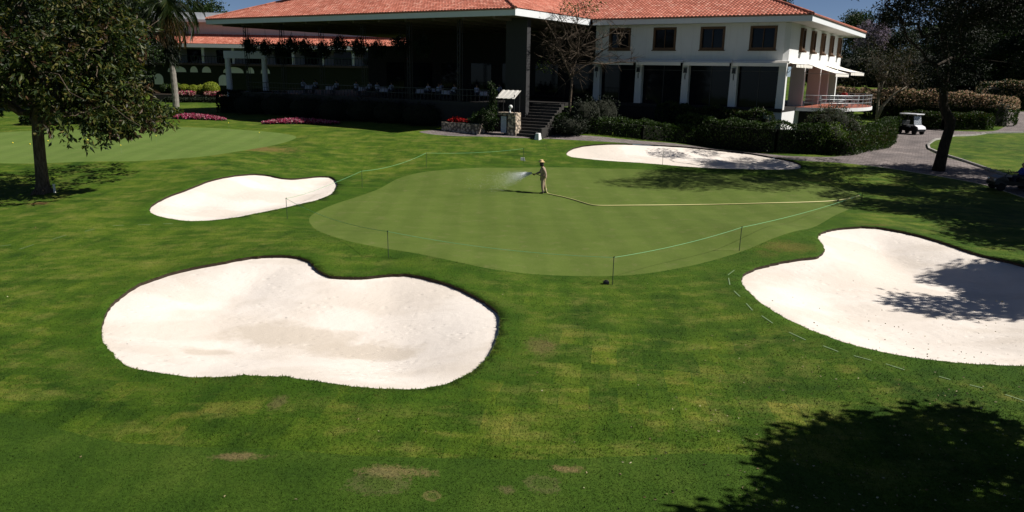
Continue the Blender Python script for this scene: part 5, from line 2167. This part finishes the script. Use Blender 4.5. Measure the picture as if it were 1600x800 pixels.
bl = [(pxp(905, 16), np.array([1.1, .8, .6])), (pxp(925, 10), np.array([.9, .8, .5])), (pxp(888, 14), np.array([.6, .6, .5])), (pxp(850, 104), np.array([.6, .5, .3]))]
for a, b in bl:
    link('foliage', crown_mesh([(np.array(a), b)], 34, 4, .18, .09, [M['lf_lime'], M['lf_brown']], RT, .3, .2, 'crown', [.5, .5]), bare)

# shared background trees
def proto_tree(kind, seed):
    r = np.random.default_rng(seed)
    me_t = MB()
    blobs = []
    if kind == 'round':
        h = 12.0
        me_t.tube([(0, 0, -.3), (.1, 0, 2), (0, .1, 4.5), (.1, 0, 7)], [.4, .3, .25, .15], 8)
        for k in range(22):
            th = r.uniform(0, 2 * math.pi)
            zz = r.uniform(3.0, 11)
            rad = 3.6 * math.sin(math.pi * min(1, max(.1, (zz - 1.8) / 10.5))) * r.uniform(.4, 1)
            c = np.array([rad * math.cos(th), rad * math.sin(th), zz])
            blobs.append((c, np.array([1.6, 1.6, 1.15]) * r.uniform(.7, 1.25)))
            if k % 2:
                branch(me_t, (0, 0, min(zz * .6, 6)), c, .1, .03, r, .3, 5, 5)
        cl, per, lf = 2300, 4, .36
    else:
        me_t.tube([(0, 0, -.3), (0, 0, 5), (0, 0, 15)], [.4, .3, .05], 8)
        for k in range(40):
            zz = 1.5 + 13.5 * k / 40
            rad = 2.6 * (1 - (zz - 1) / 15.5) + .25
            th = k * 2.4
            blobs.append((np.array([rad * .6 * math.cos(th), rad * .6 * math.sin(th), zz]), np.array([rad * .55 + .25, rad * .55 + .25, .6])))
        cl, per, lf = 2300, 4, .34
    return me_t.mesh('trunk', [M['barkdark']], True), lambda mats, prob=None: crown_mesh(blobs, cl, per, lf, lf * .5, mats, r, .45, .2, 'crown', prob)


protos = {}
for i, (kind, seed) in enumerate((('round', 1), ('round', 2), ('round', 4), ('cone', 3))):
    tm, fn = proto_tree(kind, seed)
    protos[i] = (tm, fn([M['lf_dark'], M['lf_hedge']], [.75, .25]))
tmr, fnr = proto_tree('round', 6)
green_crown = fnr([M['lf_mid']])
lilac_crown = fnr([M['fl_lilac'], M['lf_brown']], [.55, .45])


def far_tree(px, depth, topy, label, group, which, wide=1.0, crown=None, base=None, rot=None):
    p = at_depth(px, 120, depth)
    z0 = gz(p[0], p[1]) if base is None else base
    ztop = at_depth(px, topy, depth)[2]
    h = (12.3 if which != 3 else 16.0)
    sc = (ztop - z0) / h
    tm, cm = protos[which]
    o = thing('conifer' if which == 3 else 'evergreen_tree', (p[0], p[1], z0), label, 'tree', RT.uniform(0, 6) if rot is None else rot, group)
    o.scale = (sc * wide, sc * wide, sc)
    link('trunk', tm, o)
    link('crown', crown or cm, o)
    return o


GR = 'dark evergreens behind the flowering hedge'
LB = 'dark evergreen in the wood behind the lawn and flowering hedge'
GC = 'dark conifers standing in the wood behind the lawn'
LC = 'dark conifer standing in the wood behind the lawn'
for i, (px, d, ty, w) in enumerate([(1395, 150, 40, 1.0), (1440, 165, 45, .9), (1475, 150, 55, .9), (1530, 140, 10, 1.1), (1575, 130, -20, 1.1), (1620, 125, -50, 1.2), (1660, 140, -50, 1.3), (1500, 185, 20, 1.2), (1560, 190, -10, 1.3), (1420, 190, 50, 1.2),
                                     (1345, 140, 70, 1.0), (1370, 180, 60, 1.2), (1318, 170, 75, 1.0), (1600, 170, -20, 1.3), (1455, 205, 30, 1.5), (1640, 200, -20, 1.5), (1540, 118, 60, 1.3), (1585, 112, 40, 1.3), (1500, 122, 85, 1.4), (1450, 124, 90, 1.4), (1410, 126, 92, 1.3), (1625, 108, 10, 1.2), (1370, 128, 95, 1.3)]):
    if i in (1, 2, 9):
        far_tree(px, d, ty, LC, GC, 3, 1.1)
    else:
        far_tree(px, d, ty, LB, GR, i % 3, w * 1.2)
for i, (px, d, h_) in enumerate([(1290, 132, 6), (1325, 128, 5.5), (1362, 126, 6), (1400, 125, 5), (1436, 124, 6), (1475, 122, 5.5), (1512, 121, 6), (1550, 118, 6), (1590, 115, 6.5), (1630, 112, 7)]):
    p = at_depth(px, 120, d)
    pz = gz(p[0], p[1])
    blobby('undergrowth_shrub', 'dark shrub at the foot of the wood behind the lawn', 'shrub', (p[0], p[1], pz), [((0, 0, h_ * .42), (3.4, 2.0, h_ * .5)), ((-2, .5, h_ * .35), (2.4, 1.6, h_ * .42)), ((1.8, 1, h_ * .5), (2.2, 1.6, h_ * .5))], 520, 4, .4, .22, [M['lf_dark']], RT,
           group='dark shrubs at the foot of the wood')
far_tree(1330, 165, 10, 'light green rounded tree rising behind the clubhouse roof end', None, 0, 1.0, green_crown)
far_tree(1372, 175, 4, 'tall grey-green conifer against the sky behind the lilac tree', None, 3, 1.3)
far_tree(1356, 150, 28, 'tree in pale lilac blossom beside the roof end', None, 1, .9, lilac_crown)
far_tree(1206, 118, -14, 'dark treetop just showing over the tiled hip roof', None, 2, .7, base=4.0)
# left side, behind the practice green
GL = 'dark trees behind the practice green'
LL = 'dark evergreen behind the practice green and its shrubs'
for i, (px, d, ty, w) in enumerate([(20, 72, -60, 1.2), (90, 78, -40, 1.1), (150, 85, -50, 1.2), (205, 96, -30, 1.0), (-40, 70, -80, 1.3), (180, 118, -30, 1.3), (60, 110, -60, 1.5), (255, 122, -20, 1.1), (120, 100, -60, 1.2)]):
    far_tree(px, d, ty, LL, GL, i % 3, w)
far_tree(320, 135, -12, 'green tree rising behind the left end of the tiled roof', None, 1, 1.0, green_crown)
for i, (a, b) in enumerate((((60, 194), (170, 190)), ((180, 189), (265, 184)))):
    hedge('low_shrubs', ('low leafy green shrubs edging the far side of the practice green by the trunk', 'low leafy green shrubs edging the practice green near the pink bed')[i], [pg(*a), pg((a[0] + b[0]) / 2, (a[1] + b[1]) / 2), pg(*b)], 2.2, .7, 2600, .2, [M['lf_mid'], M['lf_yel']], R2, .12, cat='shrubs')
# off-frame trees that throw the shadows on the lawn and the bunker
def shade_tree(x, y, h, r, label, seed, ncl=2400, extra=()):
    o = thing('shade_tree', (x, y, gz(x, y)), label, 'tree')
    rr = np.random.default_rng(seed)
    m = MB()
    m.tube([(0, 0, -.2), (.1, .05, h * .3), (0, 0, h * .75)], [.3, .22, .12], 8)
    m.build('trunk', M['barkdark'], o, smooth=True)
    bl = []
    lb = MB()
    for k in range(26):
        th = rr.uniform(0, 2 * math.pi)
        q_ = rr.random() ** .5 * r
        zc = h * rr.uniform(.6, 1.0)
        c = np.array([q_ * math.cos(th), q_ * math.sin(th), zc])
        bl.append((c, np.array([1.0, 1.0, .7]) * rr.uniform(.7, 1.3) * r / 3.6))
        branch(lb, (0, 0, h * .5), c, .08, .02, rr, .3, 5, 5)
    for c, r_ in extra:
        bl.append((np.array(c, float), np.array(r_, float)))
        branch(lb, (0, 0, h * .5), c, .08, .02, rr, .2, 5, 5)
    lb.build('limb', M['barkdark'], o)
    link('crown', crown_mesh(bl, ncl, 6, .26, .14, [M['lf_dark']], rr, .35, .2), o)
    return o


shade_tree(14.9, 10.2, 9.2, 2.85, 'dark shade tree beside the near lawn, casting the round shadow on it', 1, 3000, [((-5.0, -.7, 6.3), (.7, .5, .5)), ((-4.4, -.6, 6.4), (.4, .4, .4)), ((-3.2, -.6, 6.2), (.9, .7, .5))])
shade_tree(26.5, 21.5, 9.6, 3.7, 'dark shade tree beside the far end of the right bunker', 2, 3800)
shade_tree(31.8, 33.0, 11.0, 5.0, 'dark shade tree next to the lawn behind the right bunker', 3, 4600)
shade_tree(35.0, 37.0, 12.5, 5.8, 'tall dark shade tree near the utility cart', 4, 5000)
shade_tree(39.5, 44.5, 13, 4.8, 'dark shade tree by the curving path and lawn island', 5, 3600)

# flowering hedges and the low hedge by the path
def at_px(px, d):
    p = at_depth(px, 150, d)
    return np.array([p[0], p[1], gz(p[0], p[1])])


hedge('flowering_hedge', 'large peach-flowered hedge behind the golf cart and the leaning trunk', [at_px(1392, 84), at_px(1450, 83), at_px(1505, 82), at_px(1552, 81)], 5.0, 2.9, 12000, .2, [M['lf_hedge'], M['fl_peach']], R2, .66, round_top=.5)
hedge('flowering_hedge', 'pale-flowered hedge behind the round terrace and the slender tree', [at_px(1305, 92), at_px(1345, 91), at_px(1385, 90)], 3.0, 2.2, 4500, .2, [M['lf_hedge'], M['fl_peach']], R2, .7, round_top=.5)
hedge('flowering_hedge', 'rounded hedge with few peach flowers at the right path bend', [at_px(1566, 97), at_px(1610, 95), at_px(1680, 93)], 6.0, 3.0, 7500, .22, [M['lf_mid'], M['fl_peach']], R2, .32, round_top=.6)
hedge('clipped_hedge', 'low dark clipped hedge along the path behind the leaning trunk', [pg(1432, 200) + np.array([0, 1.0, 0]), pg(1480, 203) + np.array([0, 1.0, 0]), pg(1538, 203) + np.array([0, 1, 0])], 2.4, 1.5, 6500, .15, [M['lf_hedge'], M['lf_brown']], R2, .25)
# topiary balls and flowers before the arcade
TOP = [(262, 8.2, 1.0), (289, 8, 1.25), (310, 8, 1.1), (331, 8, 1.15), (344, 8.3, 1.05), (352, 7.6, 1.5)]
bed0 = at_px(300, 96)
rbd = thing('raised_bed', tuple(bed0), 'long raised bed with a dark wall under the row of clipped balls', 'planting bed')
MB().box((0, 1.2, .35), (9.5, 5.2, 1.0)).build('wall', plain('dark_bed_wall', (.03, .028, .025), .9, .3, 4, .4), rbd, bevel=.03)
MB().box((0, 1.2, .86), (9.1, 4.8, .03)).build('soil', M['soil'], rbd)
for i, (px, dd, r) in enumerate(((260, 97.6, .75), (276, 97.3, .85), (290, 96.8, .75), (303.5, 96.3, .72), (316, 96.6, .72), (331, 95.6, 1.0))):
    p = at_px(px, dd)
    p[2] = bed0[2] + .85
    o = thing('topiary_ball', tuple(p), ('dark green clipped ball bush nearest the palm trunk', 'large green clipped ball bush behind the palm trunk', 'yellow-green clipped ball bush just right of the palm', 'yellow-green clipped ball bush in the middle of its row',
                            'small yellow-green clipped ball squeezed beside the biggest ball', 'biggest bright yellow-green clipped ball bush, next to the white portico')[i], 'topiary')
    clipped_ball(o, r, M['lf_mid'] if i == 0 else M['lf_lime'] if i == 1 else M['lf_yel'], R2)
for i, px in enumerate((287, 298, 327, 340)):
    p = at_px(px, 94.6)
    p[2] = bed0[2] + .85
    m = MB()
    n_ = 240
    th = R2.uniform(0, 2 * np.pi, n_)
    pts = np.stack([np.cos(th) * R2.random(n_) * .7, np.sin(th) * R2.random(n_) * .5, .02 + R2.random(n_) * .42], 1)
    V, Fc = leafquads(pts, R2.normal(size=(n_, 3)), .2, .16, R2)
    m.leaves(V, Fc)
    m.m = [1 if x < .35 else 0 for x in R2.random(n_)]
    o = link('flower_clump', m.mesh('flower_clump', [M['fl_pink'], M['fl_peach']]))
    o.location = p
    tag(o, 'pink and white flower clump at the foot of the clipped balls', 'flowers', 'flower clumps before the clipped balls')
q = at_px(290, 92)
hedge('clipped_hedge', 'very low dark hedge before the row of clipped balls', [at_px(262, 93), at_px(300, 92.4), at_px(345, 92)], .8, .5, 900, .14, [M['lf_dark']], R2)

# ------------------------------------------------------------------ building behind on the left, portico
wing = thing('arcade_building', tuple(at_px(300, 110)), 'two-storey building with orange roof, balcony and white arches behind the palm', 'building', -ANG * .0)
wo = np.array(wing.location)
zz = lambda y, d=110: float(at_depth(300, y, d)[2] - wo[2])
X0, X1 = -8.5, 36.0
ze = zz(69)
m = MB()
m.box(((X0 + X1) / 2, 4.5, ze / 2), (X1 - X0 - 2, .3, ze))
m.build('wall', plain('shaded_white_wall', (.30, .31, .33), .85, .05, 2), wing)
MB().box(((X0 + X1) / 2, 9.2, ze + 2.4), (X1 - X0 - 1.0, 6, 4.8)).build('upper_wall', M['white'], wing)
MB().box(((X0 + X1) / 2, 7.0, zz(29)), (X1 - X0, 5, .4)).build('upper_eave', M['fascia'], wing)
a = tiled_slope(None, None, (X0, 1.0, ze + .1), (1, 0, 0), (0, 1, 0), X1 - X0, 5.2, [], .3)
roof_object('roof', [a], wing)
MB().box(((X0 + X1) / 2, .95, ze - .15), (X1 - X0, .12, .5)).build('fascia', M['fascia'], wing)
MB().box(((X0 + X1) / 2, 2.8, ze - .12), (X1 - X0 - .2, 3.4, .1)).build('soffit', M['soffit'], wing)
zb2 = zz(100)
MB().box(((X0 + X1) / 2, 2.6, zb2), (X1 - X0, 3.2, .3)).build('balcony_floor', M['shadewood'], wing)
m = MB()
for k in range(88):
    m.box((X0 + .3 + k * .5, 1.2, zb2 + .65), (.05, .05, 1.0))
m.box(((X0 + X1) / 2, 1.2, zb2 + 1.15), (X1 - X0, .08, .08))
m.build('balcony_railing', M['darkgreen'], wing)
for k in range(10):
    MB().box((X0 + 1.2 + k * 4.4, 1.5, (zb2 + ze) / 2), (.32, .32, ze - zb2 - .3)).build('column', M['white'], wing)
for k in range(9):
    o = MB().box((X0 + 3.4 + k * 4.4, 4.3, (zb2 + ze) / 2 - .2), (2.6, .1, ze - zb2 - .9)).build('window', M['glass'], wing)
# arches: white niches with rounded heads in a dark creeper-covered wall
m = MB()
m.box(((X0 + X1) / 2, 1.6, zb2 / 2 - .1), (X1 - X0, .3, zb2))
m.build('dark_wall', plain('creeper_wall', (.012, .016, .010), .9, .4, 5, .6), wing)
za0, za1 = zz(113), zz(103.5)
for x, w in ((-2.5, 2.7), (0, 1.1), (1.85, 1.3), (5.8, 3.0), (8.3, 1.1), (10.5, 1.3)):
    poly = [(-w / 2, za0)] + [(w / 2 * math.cos(t), za0 + (za1 - za0) * math.sin(t) ** .8 if math.sin(t) > 0 else za0) for t in np.linspace(0, math.pi, 13)][::-1] + [(w / 2, za0)]
    mm = MB()
    n_ = len(poly)
    mm.add([(x + p, 1.40, z) for p, z in poly] + [(x + p, 1.46, z) for p, z in poly], [tuple(range(n_)), tuple(range(2 * n_ - 1, n_ - 1, -1))] + [(i, (i + 1) % n_, n_ + (i + 1) % n_, n_ + i) for i in range(n_)])
    mm.build('arch_panel', M['white'], wing)
zc0, zc1 = zz(133), zz(116)
for x, w in ((4.3, 1.5), (-5.3, 1.3)):
    poly = [(-w / 2, zc0), (-w / 2, zc0 + (zc1 - zc0) * .5)] + [(w / 2 * math.cos(t), zc0 + (zc1 - zc0) * (.5 + .5 * math.sin(t))) for t in np.linspace(0, math.pi, 13)][::-1] + [(w / 2, zc0 + (zc1 - zc0) * .5), (w / 2, zc0)]
    mm = MB()
    n_ = len(poly)
    mm.add([(x + p, 1.39, z) for p, z in poly] + [(x + p, 1.47, z) for p, z in poly], [tuple(range(n_)), tuple(range(2 * n_ - 1, n_ - 1, -1))] + [(i, (i + 1) % n_, n_ + (i + 1) % n_, n_ + i) for i in range(n_)])
    mm.build('arch_panel', M['white'], wing)


pq = at_px(388, 79)
por = thing('portico', tuple(pq), 'white portico of two round columns under a flat beam beside the terrace', 'portico', 0)
zt, zm = at_depth(388, 80, 79)[2] - pq[2], at_depth(388, 91.5, 79)[2] - pq[2]
MB().box((0, 0, (zt + zm) / 2), (4.35, .65, zt - zm)).build('beam', M['white'], por, bevel=.02)
for x in (-1.9, 1.9):
    MB().lathe([(.38, 0), (.38, .25), (.3, .3), (.28, zm - .1), (.33, zm)], (x, 0, 0), 16).build('column', M['white'], por, smooth=True)
hedge('clipped_hedge', 'tall dark hedge at the foot of the white portico', [at_px(350, 76), at_px(395, 75.5), at_px(440, 75)], 1.4, 2.0, 2600, .16, [M['lf_dark']], R2)
# hanging baskets under the terrace eave
HB = None
for i, x in enumerate((-47.5, -45.2, -43.2, -41.6, -39.8, -37.5, -35.5, -33.2, -31, -28.5, -26)):
    o = thing('hanging_basket', tuple(W(x, -11.2, ZS - 1.75 - .2 * (i % 3))), 'dark trailing plant in a basket hung from the terrace eave', 'hanging plant', 0, 'hanging baskets under the terrace eave')
    if HB is None:
        me1 = crown_mesh([(np.array([0, 0, 0.0]), np.array([.75, .7, .5])), (np.array([0, 0, -.35]), np.array([.5, .5, .5]))], 300, 4, .18, .09, [M['lf_dark']], R2, .2, .5)
        me2 = MB().lathe([(.1, -.25), (.28, -.1), (.32, .05), (.3, .06)], n=12).mesh('basket', [M['shadewood']])
        mw = MB()
        for t in (0, 2.1, 4.2):
            mw.tube([(.3 * math.cos(t), .3 * math.sin(t), .05), (0, 0, 1.0)], .012, 4)
        mw.tube([(0, 0, 1), (0, 0, 1.85)], .012, 4)
        me3 = mw.mesh('chain', [M['black']])
        HB = o
    link('foliage', me1, o)
    link('basket', me2, o)
    link('chain', me3, o)

# city blocks far behind the roof
for i, (px, w, ty, lab) in enumerate(((915, 26, -14, 'distant grey office block above the valley of the tiled roof'), (985, 34, -4, 'distant pale apartment block over the clubhouse ridge, wide'), (1060, 22, -6, 'distant white block over the ridge, right of the wide pale one'))):
    p = at_depth(px, 100, 330)
    z1 = at_depth(px, ty, 330)[2]
    o = thing('distant_building', (p[0], p[1], 4), lab, 'building', -.3)
    MB().box((0, 0, (z1 - 4) / 2), (w, 14, z1 - 4)).build('wall', plain('city_wall', ((.42, .45, .5), (.55, .55, .55), (.6, .6, .62))[i], .8, .1, .3), o)
    wn = MB()
    for r in range(int((z1 - 14) / 3.3)):
        for k in range(int(w / 3)):
            wn.box((-w / 2 + 1.5 + k * 3, -7.01, z1 - 4 - 2.2 - r * 3.3), (1.7, .1, 1.6))
    wo_ = wn.build('glazing', M['glass'], o)
# chimney on the left wing
cq = thing('roof_vent', tuple(W(-46.0, -6.8, ZF + 6.1 * PITCH - .1)), 'square masonry vent standing on the tiled roof near its left hip', 'vent', -ANG)
MB().box((0, 0, .45), (2.2, 1.4, .9)).build('shaft', plain('vent_brick', (.30, .17, .12), .9, .25, 5), cq)
MB().box((0, 0, 1.0), (2.5, 1.7, .18)).build('cap', M['soffit'], cq)

# ------------------------------------------------------------------ sky, sun, camera
world = bpy.data.worlds.new('World')
scene.world = world
world.use_nodes = True
wn = world.node_tree.nodes
bg = wn['Background']
sky = wn.new('ShaderNodeTexSky')
sky.sky_type = 'NISHITA'
sky.sun_disc = False
SUN_EL, SUN_AZ = math.radians(44.5), math.radians(94.5)      # azimuth measured from +Y towards +X
sky.sun_elevation = SUN_EL
sky.sun_rotation = SUN_AZ
sky.altitude = 2200
sky.air_density = .48
sky.dust_density = 1.3
sky.ozone_density = 1.5
world.node_tree.links.new(sky.outputs[0], bg.inputs[0])
bg.inputs[1].default_value = .05
sl = bpy.data.lights.new('Sun', 'SUN')
sl.energy = 5.0
sl.angle = math.radians(.5)
sl.color = (1.0, .95, .87)
so_ = bpy.data.objects.new('Sun', sl)
COL.objects.link(so_)
dirv = Vector((math.sin(SUN_AZ) * math.cos(SUN_EL), math.cos(SUN_AZ) * math.cos(SUN_EL), math.sin(SUN_EL)))
so_.rotation_euler = dirv.to_track_quat('Z', 'Y').to_euler()

cd = bpy.data.cameras.new('Camera')
cd.sensor_width = 36
cd.lens = 36 * FPX / 1600
cd.clip_end = 6000
co = bpy.data.objects.new('Camera', cd)
COL.objects.link(co)
mat = Matrix((( _ri[0], _u2[0], -_fw[0]), (_ri[1], _u2[1], -_fw[1]), (_ri[2], _u2[2], -_fw[2])))
co.matrix_world = Matrix.Translation(Vector(CAM)) @ mat.to_4x4()
scene.camera = co
vs = scene.view_settings
vs.view_transform = 'Standard'
vs.look = 'None'
vs.gamma = 1.0
vs.exposure = .45
scene.cycles.max_bounces = 5
scene.cycles.diffuse_bounces = 2
scene.cycles.transparent_max_bounces = 8
